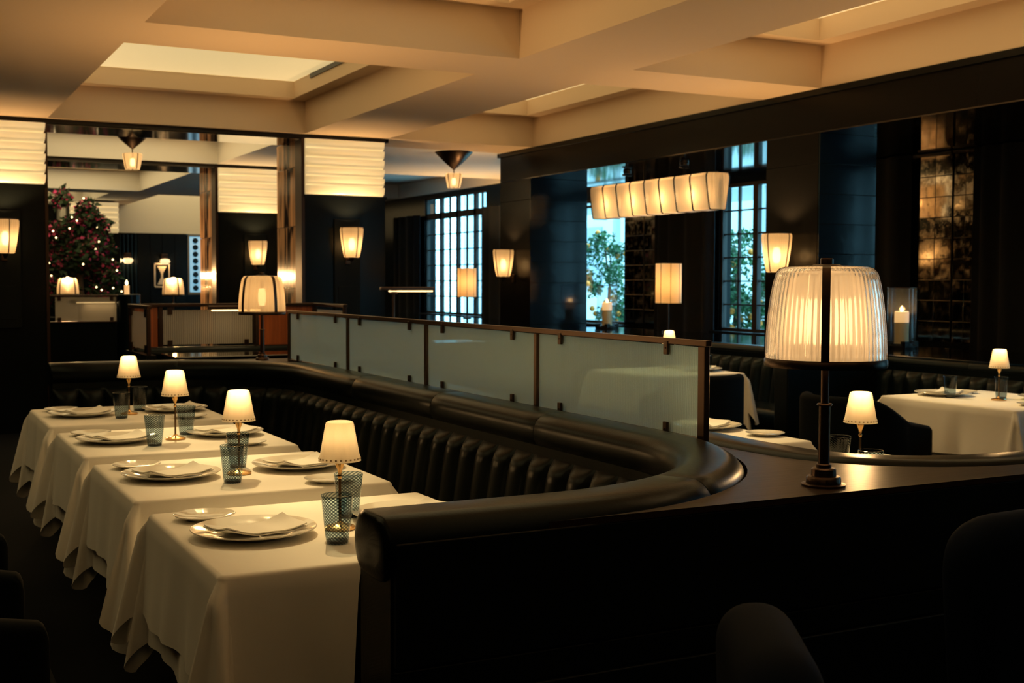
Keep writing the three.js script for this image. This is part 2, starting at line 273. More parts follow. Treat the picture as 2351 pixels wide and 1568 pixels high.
// piers of the two screens of wall, each with marble jamb slabs on the side of the opening
function pier(x0, x1, z0, jamb, brown) {
  const p = struct('pier', [span(x0 + 0.01, x1, 0, 2.245, z0 - PIER, z0), span(x0 + 0.05, x1 - 0.05, 2.245, 2.83, z0 - PIER, z0 - 0.02), span(x0, x1 + 0.01, 2.235, 2.262, z0 - PIER - 0.01, z0 + 0.03)], M.lacquer);
  if (jamb) {
    const ys = [0, 0.72, 1.32, 1.95, 2.55, 2.815];
    for (let i = 0; i < 5; i++) part('marble_slab', rspan(x0 - 0.018, x0 + 0.012, ys[i] + 0.002, ys[i + 1] - 0.002, z0 - PIER, z0 - 0.2, 0.003), M.marble, p);
    part('trim', span(x0 - 0.022, x0 + 0.012, 0, 2.82, z0 - 0.198, z0 + 0.012), M.bronzeDark, p);
  }
  return p;
}
pier(3.76, 4.636, ZA, true); pier(0.45, 1.33, ZA); part('trim', span(1.325, 1.352, 0, 2.82, ZA - PIER, ZA + 0.012), M.bronzeDark, scene.children[scene.children.length - 1]);
pier(3.76, 4.636, ZB, true); pier(0.45, 1.33, ZB);
pier(3.0, 3.88, -23.2);
struct('lintel', span(1.33, 3.76, 2.812, CH - 0.002, -12.5, ZA - 0.021), M.polished);
struct('lintel', span(1.33, 3.76, 2.812, CH - 0.002, ZB - PIER, ZB - 0.021), M.polished);
struct('wall_screen_side', [span(-4, 0.45, 0, CH, ZA - PIER, ZA), span(-4, 0.45, 0, CH, ZB - PIER, ZB)], M.lacquer);
// the window side: polished soffit, columns, window wall
const header = struct('beam_header', span(WX, GX, 2.54, CH - 0.001, -12.6, 2.59), M.lacquerBrown);
for (const [a, b] of [[-12.6, -7.6], [-7.596, -3], [-2.996, 2.59]]) part('soffit_panel', span(WX, GX, 2.53, 2.5405, a, b), M.polished, header);
function column(z0, z1, x1) {
  const c = struct('column', span(WX + 0.012, x1, 0, 2.53, z0 - 0, z1 - 0.012), M.lacquerBrown);
  for (let i = 0; i < 11; i++) part('lacquer_tile', rspan(WX + 0.002, x1, i * 0.23 + 0.002, i * 0.23 + 0.2285, z1 - 0.014, z1, 0.002), M.blueTile, c);
  for (const [y0, y1] of [[0, 0.9], [0.902, 2.3], [2.302, 2.53]]) part('front_panel', rspan(WX, WX + 0.014, y0, y1, z0, z1 - 0.016, 0.003), M.lacquerBrown, c);
}
column(-12.6, -11.865, 7.08); column(-7.83, -7.2, 6.925); column(-3.2, -2.56, 6.925);
const WINS = [[-19.1, -16.75, 0.86, 2.8], [-14.75, -12.83, 0.86, 2.46], [-10.9, -8.93, 0.86, 2.46], [-6.3, -5.42, 0.86, 2.46], [-3.6, -1.2, 0.86, 2.46]];
{
  const g = [span(GX, GX + 0.16, 0, 0.86, -25, 2.6), span(GX, GX + 0.16, 2.8, 3.6, -25, 2.6)]; let z = -25;
  for (const [a, b, , y1] of WINS) { g.push(span(GX, GX + 0.16, 0.86, 2.8, z, a)); if (y1 < 2.8) g.push(span(GX, GX + 0.16, y1, 2.8, a, b)); z = b; }
  g.push(span(GX, GX + 0.16, 0.86, 2.8, z, 2.6));
  struct('wall_right', g, M.lacquer);
}
function windowAt(n, [z0, z1, y0, y1], { plain = false, fine = true } = {}) {
  const xf = GX + 0.05, bar = (a, b, c, d, t = 0.03) => span(xf - t / 2, xf + t / 2, a, b, c, d), tr = y1 > 2.6 ? [2.43, 2.53] : null, f = 0.035;
  const frame = [bar(y0, y0 + f, z0, z1, 0.06), bar(y1 - f, y1, z0, z1, 0.06), bar(y0, y1, z0, z0 + f, 0.06), bar(y0, y1, z1 - f, z1, 0.06)];
  const thick = [], step = 0.655; let cuts = [];
  if (!plain) for (let z = z0 + 0.59; z < z1 - 0.1; z += step) { frame.push(bar(y0, y1, z - 0.04, z + 0.04, 0.055)); thick.push(z); }
  if (tr) frame.push(bar(tr[0], tr[1], z0, z1, 0.055));
  const w = struct(`window_${n}`, frame, M.frameWood);
  part('sill', rspan(GX - 0.1, GX + 0.02, y0 - 0.03, y0, z0 - 0.05, z1 + 0.05, 0.005), M.darkWood, w);
  const edges = [z0 + f, ...thick.flatMap((z) => [z - 0.04, z + 0.04]), z1 - f], top = tr ? tr[0] : y1 - f;
  if (plain) { part('muntin', bar(2.36, 2.39, z0, z1, 0.04), M.frameWood, w); part('pane', span(xf - 0.002, xf + 0.002, y0 + f, 2.36, z0 + f, z1 - f), M.pane, w); part('pane', span(xf - 0.002, xf + 0.002, 2.39, y1 - f, z0 + f, z1 - f), M.pane, w); return; }
  const rows = 6, dy = (top - y0 - f) / rows;
  for (let i = 0; i < edges.length; i += 2) {
    const a = edges[i], b = edges[i + 1], wide = b - a > 0.35, cols = wide ? [[a, (a + b) / 2 - 0.013], [(a + b) / 2 + 0.013, b]] : [[a, b]];
    if (wide) part('muntin', bar(y0 + f, y1 - f, (a + b) / 2 - 0.013, (a + b) / 2 + 0.013), M.frameWood, w);
    for (const [c, d] of cols) {
      for (let r = 0; r < rows; r++) {
        const ya = y0 + f + r * dy + (r ? 0.008 : 0), yb = y0 + f + (r + 1) * dy - (r < rows - 1 ? 0.008 : 0);
        part('pane', span(xf - 0.002, xf + 0.002, ya, yb, c, d), M.pane, w);
        if (r) part('muntin', bar(ya - 0.016, ya, c, d, 0.026), M.frameWood, w);
      }
      if (tr) part('pane', span(xf - 0.002, xf + 0.002, tr[1], y1 - f, c, d), M.pane, w);
    }
  }
}
windowAt(1, WINS[0]); windowAt(2, WINS[1], { plain: true }); windowAt(3, WINS[2]); windowAt(4, WINS[3]); windowAt(5, WINS[4]);
// drapes, and aged mirrors between the windows
function drape(z0, z1, label) {
  const n = Math.round((z1 - z0) / 0.022), pts = []; for (let i = 0; i <= n; i++) { const z = z0 + ((z1 - z0) * i) / n; pts.push([GX - 0.1 + 0.035 * sin(i * 0.55 + 2 * sin(i * 0.11)), z]); }
  solo('curtain', sweep([[0.006, 0], [0.006, 2.52], [-0.006, 2.52], [-0.006, 0]], pts), M.drape, label, 'curtain', 'dark window curtains');
}
drape(-12.02, -10.9, 'black curtain behind the drum table lamp, between aged mirror and gridded window'); drape(-8.9, -8.02, 'black curtain edge between the gridded window and the gold speckled mirror');
drape(-5.4, -4.4, 'black curtain past the last window, cut by the picture edge'); drape(-7.3, -6.32, 'black curtain hanging past the wider gold speckled mirror'); drape(-16.7, -16.0, 'black curtain on the pilaster side of the distant tall window'); drape(-20.3, -19.15, 'black curtain on the pier side of the distant tall window');
function agedMirror(z0, z1, y0, y1, label, cols) {
  const t = thing('aged_mirror', label, 'mirror', [GX - 0.012, y0, (z0 + z1) / 2], 0, 'aged mirrors between windows'), w = z1 - z0, h = y1 - y0, n = 9;
  part('backing', [span(0, 0.012, 0, h, -w / 2, w / 2), span(-0.03, 0.012, h, h + 0.02, -w / 2, w / 2)], M.blackMetal, t);
  for (let c = 0; c < cols; c++) for (let r = 0; r < n; r++) {
    const a = -w / 2 + (w * c) / cols + 0.002, b = -w / 2 + (w * (c + 1)) / cols - 0.002, ya = (h * r) / n + 0.002, yb = (h * (r + 1)) / n - 0.002;
    const g = rbox(0.006, yb - ya, b - a, 0.002), m = part('mirror_tile', g, M.aged, t); m.position.set(-0.004, (ya + yb) / 2, (a + b) / 2); m.rotation.set(0, rr(-0.006, 0.006), rr(-0.006, 0.006));
    const uv = g.attributes.uv, du = rnd(), dv = rnd(); for (let i = 0; i < uv.count; i++) uv.setXY(i, uv.getX(i) + du, uv.getY(i) + dv);
  }
}
agedMirror(-12.79, -12.38, 0.88, 2.5, 'tall speckled mirror showing a blurred sconce, next to the orange tree window', 2); agedMirror(-12.36, -12.05, 0.88, 2.5, 'narrow speckled mirror strip beside the black curtain and drum lamp', 2);
agedMirror(-7.98, -7.6, 0.88, 2.5, 'gold speckled mirror directly behind the second candle lantern', 2); agedMirror(-7.58, -7.33, 0.88, 2.5, 'gold speckled mirror strip reflecting the long hanging lamp', 2);

// ---------------------------------------------------------------- outdoors, as far as the windows show it
struct('terrace_ground', span(8.36, 40, -0.12, -0.02, -45, 20), M.stone);
const fac = struct('building_facade', span(21, 21.4, -0.02, 7, -45, 20), M.facade);
for (let i = 0; i < 7; i++) { part('window', [span(20.95, 21.05, 1.2, 3.2, -36 + i * 5, -34.2 + i * 5)], M.greyMetal, fac); part('window', [span(20.95, 21.05, 4.2, 5.8, -36 + i * 5, -34.2 + i * 5)], M.greyMetal, fac); }
struct('terrace_roof', [span(12.2, 14.2, 2.9, 2.98, -26, 2), ...[-24, -19.5, -15.2, -11.5, -7].map((z) => span(12.2, 12.3, 0, 2.9, z, z + 0.1))], M.facade);
const leafGeo = (() => { const g = finish([0, 0, 0, 0.03, 0.012, 0.04, -0.03, 0.012, 0.04, 0, -0.005, 0.11], [0, 1, 3, 0, 3, 2], [0, 0, 1, 0, 0, 1, 1, 1]); g.computeVertexNormals(); return g; })();
function foliage(parent, name, n, put, m, geo = leafGeo, size = [0.6, 1.2], tint = 0.4) {
  const im = new THREE.InstancedMesh(geo, m, n), o = new THREE.Object3D(), c = new THREE.Color();
  for (let i = 0; i < n; i++) { const p = put(); o.position.set(...p); o.rotation.set(rr(-2, 2), rr(0, 6.3), rr(-2, 2)); o.scale.setScalar(rr(...size)); o.updateMatrix(); im.setMatrixAt(i, o.matrix); const k = 1 - tint + tint * 2 * rnd(); im.setColorAt(i, c.setRGB(k, k, k * rr(0.7, 1.1))); }
  im.name = name; im.userData.kind = 'stuff'; im.castShadow = im.receiveShadow = true; parent.add(im); return im;
}
const blob = (list) => () => { const [x, y, z, r] = list[Math.floor(rnd() * list.length)]; let a, b, c; do { a = rr(-1, 1); b = rr(-1, 1); c = rr(-1, 1); } while (a * a + b * b + c * c > 1); return [x + a * r, y + b * r, z + c * r]; };
function orangeTree(label, x, z, h, spread, n, fruits) {
  const t = thing('orange_tree', label, 'tree', [x, 0, z], 0, 'orange trees on the terrace');
  const pot = [[0, 0], [0.2, 0], [0.26, 0.42], [0.28, 0.45], [0.25, 0.45], [0.22, 0.4], [0, 0.4]];
  part('planter', revolve(pot, 24), M.greyMetal, t); part('trunk', [rod([0, 0.4, 0], [0.04, h * 0.6, 0.03], 0.025), rod([0.04, h * 0.6, 0.03], [-0.1, h * 0.85, 0.12], 0.014), rod([0.03, h * 0.5, 0.03], [0.15, h * 0.8, -0.12], 0.014)], M.bark, t);
  const list = []; for (let i = 0; i < 26; i++) list.push([rr(-spread, spread), rr(0.55, h), rr(-spread, spread), rr(0.1, 0.22)]);
  foliage(t, 'foliage', n, blob(list), M.leaf, leafGeo, [0.42, 0.85]);
  const og = new THREE.SphereGeometry(0.042, 10, 8); for (let i = 0; i < fruits; i++) { const f = part('orange_fruit', og, M.orange, t), p = blob(list)(); f.position.set(p[0] - 0.12, p[1], p[2]); }
}
orangeTree('orange tree behind the first candle lantern, seen through the clear window', 9.7, -15.68, 2.2, 0.36, 3000, 26);
orangeTree('orange tree seen behind the gridded window beside the big ribbed lamp', 9.7, -12.6, 2.15, 0.4, 3000, 22); orangeTree('loose orange tree at the far edge of the gridded window', 9.9, -12.0, 1.75, 0.45, 2400, 14);

// ---------------------------------------------------------------- lamps
function strap(prof, a, w, out = 0.004, t = 0.004) {   // a metal strip that follows a shade's profile [[r, y]...] at angle a
  const pos = [], idx = [], uv = [];
  for (const [r, y] of prof) for (const [dr, s] of [[out, -1], [out, 1], [out - t, 1], [out - t, -1]]) { const R = r + dr; pos.push(R * sin(a) + s * (w / 2) * cos(a), y, R * cos(a) - s * (w / 2) * sin(a)); uv.push(s, y); }
  const n = prof.length; for (let i = 0; i < n - 1; i++) for (let k = 0; k < 4; k++) { const p = i * 4 + k, q = i * 4 + ((k + 1) % 4); idx.push(p, q, p + 4, q, q + 4, p + 4); }
  idx.push(0, 2, 1, 0, 3, 2); const e = (n - 1) * 4; idx.push(e, e + 1, e + 2, e, e + 2, e + 3);
  return crease(outward(finish(pos, idx, uv)), 0.5);
}
const flutes = (n, amp) => (th) => amp * (Math.abs(cos((th * n) / 2)) - 0.6);
const DECO = [[0.14, 0.298], [0.1405, 0.325], [0.139, 0.365], [0.135, 0.412], [0.1295, 0.457], [0.123, 0.491], [0.117, 0.512], [0.107, 0.524], [0.095, 0.528]];   // shade of the big lamp
const ridged = (() => {   // the same outline cut into fine horizontal ridges
  const out = [], n = 116, acc = [0]; for (let i = 1; i < DECO.length; i++) acc.push(acc[i - 1] + Math.hypot(DECO[i][0] - DECO[i - 1][0], DECO[i][1] - DECO[i - 1][1]));
  for (let k = 0; k <= n; k++) { const s = (acc[acc.length - 1] * k) / n; let i = 1; while (i < acc.length - 1 && acc[i] < s) i++; const f = (s - acc[i - 1]) / (acc[i] - acc[i - 1]), a = DECO[i - 1], b = DECO[i], e = k % 2 && k < n - 8 ? 0.0013 : 0; out.push([a[0] + (b[0] - a[0]) * f + e, a[1] + (b[1] - a[1]) * f]); }
  return out;
})();
function decoLamp(label, pos, turn, fine) {
  const t = thing('deco_table_lamp', label, 'table lamp', pos, turn, 'ribbed glass lamps on the booth ledges');
  part('base', revolve([[0, 0], [0.052, 0], [0.053, 0.003], [0.053, 0.005], [0.042, 0.007], [0.041, 0.02], [0.038, 0.024], [0.03, 0.025], [0.029, 0.041], [0.026, 0.044], [0.018, 0.045], [0.018, 0.052], [0.016, 0.054], [0, 0.054]], 48), M.bronze, t);
  part('pole', [revolve([[0, 0.05], [0.0135, 0.05], [0.0135, 0.196], [0, 0.196]], 24), revolve([[0, 0.194], [0.017, 0.194], [0.019, 0.197], [0.017, 0.2], [0, 0.2]], 24), revolve([[0, 0.2], [0.0095, 0.2], [0.0095, 0.5], [0, 0.5]], 24), ...[0, PI / 2].map((a) => { const g = box(0.276, 0.006, 0.006, 0, 0.294, 0); g.rotateY(a); return g; })], M.bronze, t);
  const shade = part('lamp_shade', fine
    ? revolve([...ridged, ...DECO.slice().reverse().map(([r, y]) => [r - 0.006, y - (y > 0.52 ? 0.005 : 0)]), DECO[0]], 288, (th, y, r, i) => (i < ridged.length ? 0.0036 * (Math.abs(cos(th * 32)) - 0.5) : 0), 3)
    : revolve(DECO, 144, flutes(48, 0.006), 0.5), fine ? M.ribGlass : M.flute, t);
  if (fine) part('diffuser', revolve(DECO.filter((_, i) => i % 2 === 0).map(([r, y]) => [r - 0.0125, y - 0.006]), 40, null, 3), M.liner, shade);
  part('rim', revolve([[0.136, 0.289], [0.144, 0.289], [0.145, 0.293], [0.145, 0.306], [0.143, 0.309], [0.136, 0.309], [0.136, 0.289]], 64), M.bronzeDark, t);
  part('cap', [revolve([[0, 0.524], [0.036, 0.524], [0.038, 0.53], [0.03, 0.534], [0, 0.534]], 40), revolve([[0, 0.53], [0.016, 0.53], [0.016, 0.546], [0.014, 0.549], [0, 0.549]], 32)], M.bronzeDark, t);
  for (let k = 0; k < 4; k++) part('strap', strap([...DECO, [0.03, 0.532]], (k * PI) / 2, 0.019), M.bronzeDark, t);
  for (const s of fine ? [-1, 1] : [0]) { const b = part('bulb', T(revolve([[0, 0.34], [0.016, 0.345], [0.024, 0.38], [0.024, 0.42], [0.016, 0.45], [0, 0.455]], 20), s * 0.045, 0, 0), fine ? M.bulb : M.bulbSoft, t); bulbLight(t, s * 0.045, 0.4, 0, fine ? 0.02 : 0.15, WARM, fine ? 1 : 2.5); }
  addedUpLight(t, 0, 0.56, 0, fine ? 4.5 : 5.5);
  return t;
}
decoLamp('largest ribbed glass table lamp with bronze straps, standing on the wood ledge between the booths', [2.011, 0.9, -2.25], Math.atan2(-2.02, 2.25), true);
const lampFar = decoLamp('ribbed glass lamp behind the curved end of the leather booth, before the coppery partition', [2.075, 0.895, -7.38], 0.35, false);
dup(lampFar, [3.52, 0.9, -16.9], 0.3, 'small ribbed glass lamp in front of the black panelled wall and picture'); dup(lampFar, [2.24, 0.9, -17.55], 0.6, 'small ribbed glass lamp under the flowering tree');

// tapering wall lamps and hanging lamps of fluted glass
const SCONCE = [[0.06, 0], [0.075, 0.004], [0.086, 0.05], [0.098, 0.12], [0.109, 0.2], [0.115, 0.26], [0.116, 0.285], [0.11, 0.3], [0.095, 0.306]];
function sconce(label, pos, turn, plate) {
  const t = thing('wall_sconce', label, 'wall lamp', pos, turn, 'fluted glass wall sconces');
  if (plate) { part('back_plate', [rbox(0.277, 1.06, 0.02, 0.004, 0, -0.14, -0.137), rbox(0.2, 0.3, 0.008, 0.003, 0, -0.44, -0.126)], M.darkWood, t); }
  part('bracket', [rod([0, -0.02, 0], [0, -0.02, -0.13], 0.008), revolve([[0, -0.05], [0.012, -0.046], [0.014, -0.03], [0.024, -0.016], [0.03, -0.002], [0.06, 0.0], [0.06, 0.004], [0, 0.004]], 24), rbox(0.05, 0.09, 0.012, 0.004, 0, -0.02, -0.122)], M.bronze, t);
  part('lamp_shade', revolve(SCONCE, 128, flutes(40, 0.005), 0.5), M.flute, t);
  part('bulb', revolve([[0, 0.07], [0.02, 0.075], [0.032, 0.11], [0.032, 0.15], [0.02, 0.19], [0, 0.195]], 20), M.bulb, t);
  for (let k = 0; k < 4; k++) part('strap', strap(SCONCE, (k * PI) / 2 + 0.25, 0.009), M.bronzeDark, t);
  part('rim', revolve([[0.092, 0.3], [0.112, 0.3], [0.112, 0.308], [0.092, 0.308], [0.092, 0.3]], 40), M.bronzeDark, t);
  bulbLight(t, 0, 0.13, 0, 0.17); addedUpLight(t, 0, 0.31, 0.02, 2.0, WARM, 1.1); return t;
}
sconce('fluted glass sconce on the dark pier with the curled louvre lamp, beside the marble slab', [4.217, 1.632, ZA + 0.15], 0, true);
sconce('fluted glass sconce cut by the picture edge, on the pier before the flowering tree', [0.972, 1.632, ZA + 0.15], 0, true);
sconce('fluted glass sconce seen through the opening, on the second pier above the far ribbed lamp', [4.24, 1.6, ZB + 0.15], 0, true);
sconce('fluted glass sconce on the dark column next to the distant tall window', [WX - 0.14, 1.45, -12.24], -PI / 2, false);
sconce('fluted glass sconce partly hidden by the largest ribbed lamp', [WX - 0.14, 1.47, -7.52], -PI / 2, false);
const PEND = [[0.062, 0], [0.07, 0.004], [0.078, 0.04], [0.088, 0.09], [0.096, 0.14], [0.096, 0.155], [0.088, 0.163]];
function pendant(label, pos, high) {
  const t = thing('pendant_lamp', label, 'pendant lamp', pos, 0.4, 'cone topped pendant lamps');
  part('cone', revolve([[0, -0.2], [0.006, -0.2], [0.1, -0.12], [0.213, -0.006], [0.215, -0.001], [0, -0.001]], 48), M.bronzeDark, t);
  part('rod', [rod([0, -0.2, 0], [0, -0.41, 0], 0.006), ...(high ? [rod([0, -0.01, 0], [0, 0.4, 0], 0.012)] : [])], M.bronzeDark, t);
  const s = part('lamp_shade', T(revolve(PEND, 96, flutes(32, 0.004), 0.5), 0, -0.405, 0), M.flute, t);
  for (let k = 0; k < 4; k++) part('strap', T(strap(PEND, (k * PI) / 2, 0.008), 0, -0.405, 0), M.bronzeDark, s);
  part('bulb', T(revolve([[0, 0.03], [0.018, 0.035], [0.026, 0.07], [0.02, 0.11], [0, 0.115]], 16), 0, -0.405, 0), M.bulb, t);
  bulbLight(t, 0, -0.335, 0, 0.1);
}
pendant('bronze cone pendant lamp hanging in the marble opening above the booth row', [2.285, 2.93, -12.87], true); pendant('bronze cone pendant lamp against the pale rear ceiling, between pier and dark column', [5.79, CH, -12.66]);
{ // long hanging lamp
  const t = thing('linear_chandelier', 'long hanging lamp of eight ribbed glass segments in front of the windows', 'chandelier', [6.82, 2.06, -10.13]), L = 2.06, n = 8;
  const sec = (w) => [[-0.075, 0], [-0.09, 0.012], [-0.105, 0.12], [-0.125, 0.26], [-0.128, 0.31], [-0.115, 0.335], [0.115, 0.335], [0.128, 0.31], [0.125, 0.26], [0.105, 0.12], [0.09, 0.012], [0.075, 0]];
  for (let i = 0; i < n; i++) {
    const z0 = L / 2 - (L * i) / n - 0.01, z1 = L / 2 - (L * (i + 1)) / n + 0.01, pts = []; for (let k = 0; k <= 26; k++) pts.push(z0 + ((z1 - z0) * k) / 26);
    const pos = [], idx = [], uv = [], s = sec(); pts.forEach((z, k) => s.forEach(([x, y], j) => { const e = 1 + 0.028 * (k % 2); pos.push(x * e, y, z); uv.push(j, z); }));
    for (let k = 0; k < 26; k++) for (let j = 0; j < s.length; j++) { const a = k * s.length + j, b = k * s.length + ((j + 1) % s.length); idx.push(a, b, a + s.length, b, b + s.length, a + s.length); }
    part('glass_segment', crease(finish(pos, idx, uv), 0.35), M.fluteSoft, t);
  }
  for (const e of [-1, 1]) { // bowed ribbed ends
    const pos = [], idx = [], uv = [], s = sec().slice(0, 6), m = 17; s.forEach(([x, y], j) => { for (let k = 0; k < m; k++) { const f = (k / (m - 1)) * 2 - 1; pos.push(-x * f * 0.98, y, e * (L / 2 + 0.005 + 0.035 * (1 - f * f) + 0.004 * (k % 2))); uv.push(f, y); } });
    for (let j = 0; j < 5; j++) for (let k = 0; k < m - 1; k++) { const a = j * m + k; idx.push(a, a + 1, a + m, a + 1, a + m + 1, a + m); }
    part('glass_end', crease(finish(pos, idx, uv), 0.35), M.fluteSoft, t);
  }
  for (let i = 0; i <= n; i++) { const z = L / 2 - (L * i) / n, o = sec(), g = []; for (let j = 0; j < o.length; j++) { const a = o[j], b = o[(j + 1) % o.length]; g.push(rod([a[0] * 1.03, a[1], z], [b[0] * 1.03, b[1], z], 0.006, 6)); } part('band', g, M.blackMetal, t); }
  part('spine', span(-0.012, 0.012, 0.33, 0.35, -L / 2, L / 2), M.bronzeDark, t);
  for (const z of [-0.5, 0.5]) part('hanger', [rod([0, 0.34, z], [0, 0.468, z], 0.009), revolve([[0, 0.445], [0.04, 0.445], [0.045, 0.468], [0, 0.468]], 20).translate(0, 0, z), span(-0.05, 0.05, 0.42, 0.44, z - 0.02, z + 0.02)], M.blackMetal, t);
  for (let i = 0; i < n; i++) { const z = L / 2 - (L * (i + 0.5)) / n; part('bulb', T(revolve([[0, 0.1], [0.012, 0.105], [0.016, 0.14], [0.016, 0.19], [0.01, 0.21], [0, 0.215]], 14), 0, 0, z), M.bulbSoft, t); if (i % 2 === 0) bulbLight(t, 0, 0.16, z - 0.12, 0.22); }
}
// curled alabaster louvres on the piers
function screenLamp(x0, x1, zf, label) {
  const t = thing('louvre_lamp', label, 'wall lamp', [(x0 + x1) / 2, 2.262, zf], 0, 'glowing louvre lamps on the piers'), w = (x1 - x0) / 2, h = 0.0927;
  for (let i = 0; i < 6; i++) {
    const pos = [], uv = [], idx = [], n = 8;
    for (let k = 0; k <= n; k++) { const v = k / n, e = 0.028 * Math.sqrt(1 - (1 - v) * (1 - v)), d = 0.02 + 0.034 * Math.sqrt(1 - (1 - v) * (1 - v)), y = i * h + v * (h - 0.001);
      for (const [x, z] of [[-w - e * 0.4, -0.02], [-w - e * 0.4, d * 0.7], [-w + 0.02, d], [w - 0.03, d], [w + e * 0.6, d * 0.8], [w + e, -0.02]]) { pos.push(x, y, z); uv.push(x + z, y + i * 0.37); } }
    for (let k = 0; k < n; k++) for (let j = 0; j < 6; j++) { const a = k * 6 + j, b = k * 6 + ((j + 1) % 6); idx.push(a, b, a + 6, b, b + 6, a + 6); }
    for (const [o, f] of [[0, 1], [n * 6, 0]]) for (let j = 1; j < 5; j++) f ? idx.push(o, o + j + 1, o + j) : idx.push(o, o + j, o + j + 1);
    part('louvre', crease(outward(finish(pos, idx, uv)), 0.5), M.alabaster, t);
  }
  const l = addLight(new THREE.RectAreaLight(0xffffff, SCREEN_LIGHT, x1 - x0, 0.54), t, 0, 0.28, 0.075, [1, 0.78, 0.44]); l.rotation.y = PI; l.name = 'screen_glow';
}
screenLamp(3.785, 4.6, ZA, 'glowing louvre lamp with curled edges on the pier beside the pale rear ceiling'); screenLamp(0.47, 1.315, ZA, 'glowing louvre lamp cut by the picture edge, beside the flower opening');
screenLamp(3.785, 4.6, ZB, 'glowing louvre lamp seen through the opening next to the marble slab'); screenLamp(0.47, 1.315, ZB, 'glowing louvre lamp hidden behind the first pier, on the second one'); screenLamp(3.02, 3.84, -23.2, 'smallest glowing louvre lamp, behind the flowering tree');
// bar shaped booth lamps
function barLamp(label, x, z, turn, top, base) {
  const t = thing('bar_lamp', label, 'table lamp', [x, base, z], turn, 'bar shaped booth lamps'), h = top - base;
  part('pole', [cyl(0.011, 0, h - 0.02, 0, 0, 16), cyl(0.03, 0, 0.012, 0, 0, 24)], M.bronze, t);
  part('bar_shade', [rbox(0.5, 0.03, 0.055, 0.008, 0.13, h - 0.006, 0), rbox(0.06, 0.05, 0.035, 0.006, 0, h - 0.03, 0)], M.bronze, t);
  part('lamp_strip', rbox(0.4, 0.012, 0.036, 0.004, 0.16, h - 0.026, 0), M.lampStrip, t);
  const l = addLight(new THREE.RectAreaLight(0xffffff, 6, 0.4, 0.036), t, 0.16, h - 0.036, 0, [1, 0.6, 0.25]); l.rotation.x = -PI / 2; l.name = 'strip_glow';
}
barLamp('bronze bar lamp lighting the coppery booth, half behind the ribbed lamp', 2.62, -9.45, PI, 1.19, 0.87);
barLamp('bronze bar lamp in front of the distant tall window', 3.87, -9.7, 0, 1.335, 0.87); barLamp('bronze bar lamp on the far frosted panel under the flowering tree', 1.93, -14.1, 0, 1.175, 0.947);
// fabric drum lamps
function drumLamp(label, x, z) {
  const t = thing('drum_lamp', label, 'table lamp', [x, 0.88, z], 0, 'tan fabric drum lamps'), P = [[0.132, 0.3], [0.133, 0.302], [0.133, 0.698], [0.132, 0.7]];
  part('base', [cyl(0.06, 0, 0.015, 0, 0, 28), cyl(0.008, 0.01, 0.62, 0, 0, 12)], M.bronzeDark, t);
  const s = part('lamp_shade', revolve(P, 48), M.fabricShade, t); for (let k = 0; k < 8; k++) part('seam', strap(P, (k * PI) / 4 + 0.35, 0.006, 0.002, 0.002), M.seam, s);
  part('bulb', revolve([[0, 0.46], [0.02, 0.465], [0.03, 0.5], [0.02, 0.54], [0, 0.545]], 16), M.bulb, t); bulbLight(t, 0, 0.5, 0, 0.3); addedUpLight(t, 0, 0.71, 0, z < -13 ? 7 : 0.8);  // upward spot made stronger on the distant lamp, to brighten the rear ceiling
}
drumLamp('tan fabric drum lamp in front of the black curtain', 7.1, -10.28); drumLamp('tan fabric drum lamp silhouetted on the distant tall window', 7.3, -15.52);
// hurricane candle lanterns
function lantern(label, x, z) {
  const t = thing('candle_lantern', label, 'lantern', [x, 0.88, z], 0, 'hurricane candle lanterns');
  part('base', [cyl(0.125, 0, 0.02, 0, 0, 40), cyl(0.085, 0.02, 0.035, 0, 0, 40), ...[0, 1, 2, 3].map((k) => T(rbox(0.05, 0.05, 0.05, 0.005), 0.1 * cos(k * PI / 2 + 0.5), 0.03, 0.1 * sin(k * PI / 2 + 0.5)))], M.blackMetal, t);
  part('glass_cylinder', revolve([[0.11, 0.02], [0.11, 0.47], [0.112, 0.475], [0.109, 0.475]], 48, null, 3), M.hurricane, t);
  part('rim', revolve([[0.108, 0.47], [0.113, 0.47], [0.113, 0.478], [0.108, 0.478], [0.108, 0.47]], 48), M.bronzeDark, t);
  part('candle', revolve([[0, 0.035], [0.055, 0.035], [0.055, 0.2], [0, 0.2]], 32), M.wax, t); part('candle_top', revolve([[0.055, 0.2], [0.055, 0.28], [0.05, 0.287], [0.03, 0.275], [0, 0.272]], 32, null, 0.9), M.waxGlow, t);
  part('flame', T(revolve([[0, 0.275], [0.008, 0.283], [0.011, 0.298], [0.006, 0.318], [0, 0.335]], 14), 0, 0, 0), M.flame, t); bulbLight(t, 0, 0.3, 0, 0.12, AMBER);
}
lantern('glass hurricane candle lantern in front of the orange tree window', 7.1, -11.46); lantern('glass hurricane candle lantern just past the largest ribbed lamp', 7.1, -7.08);

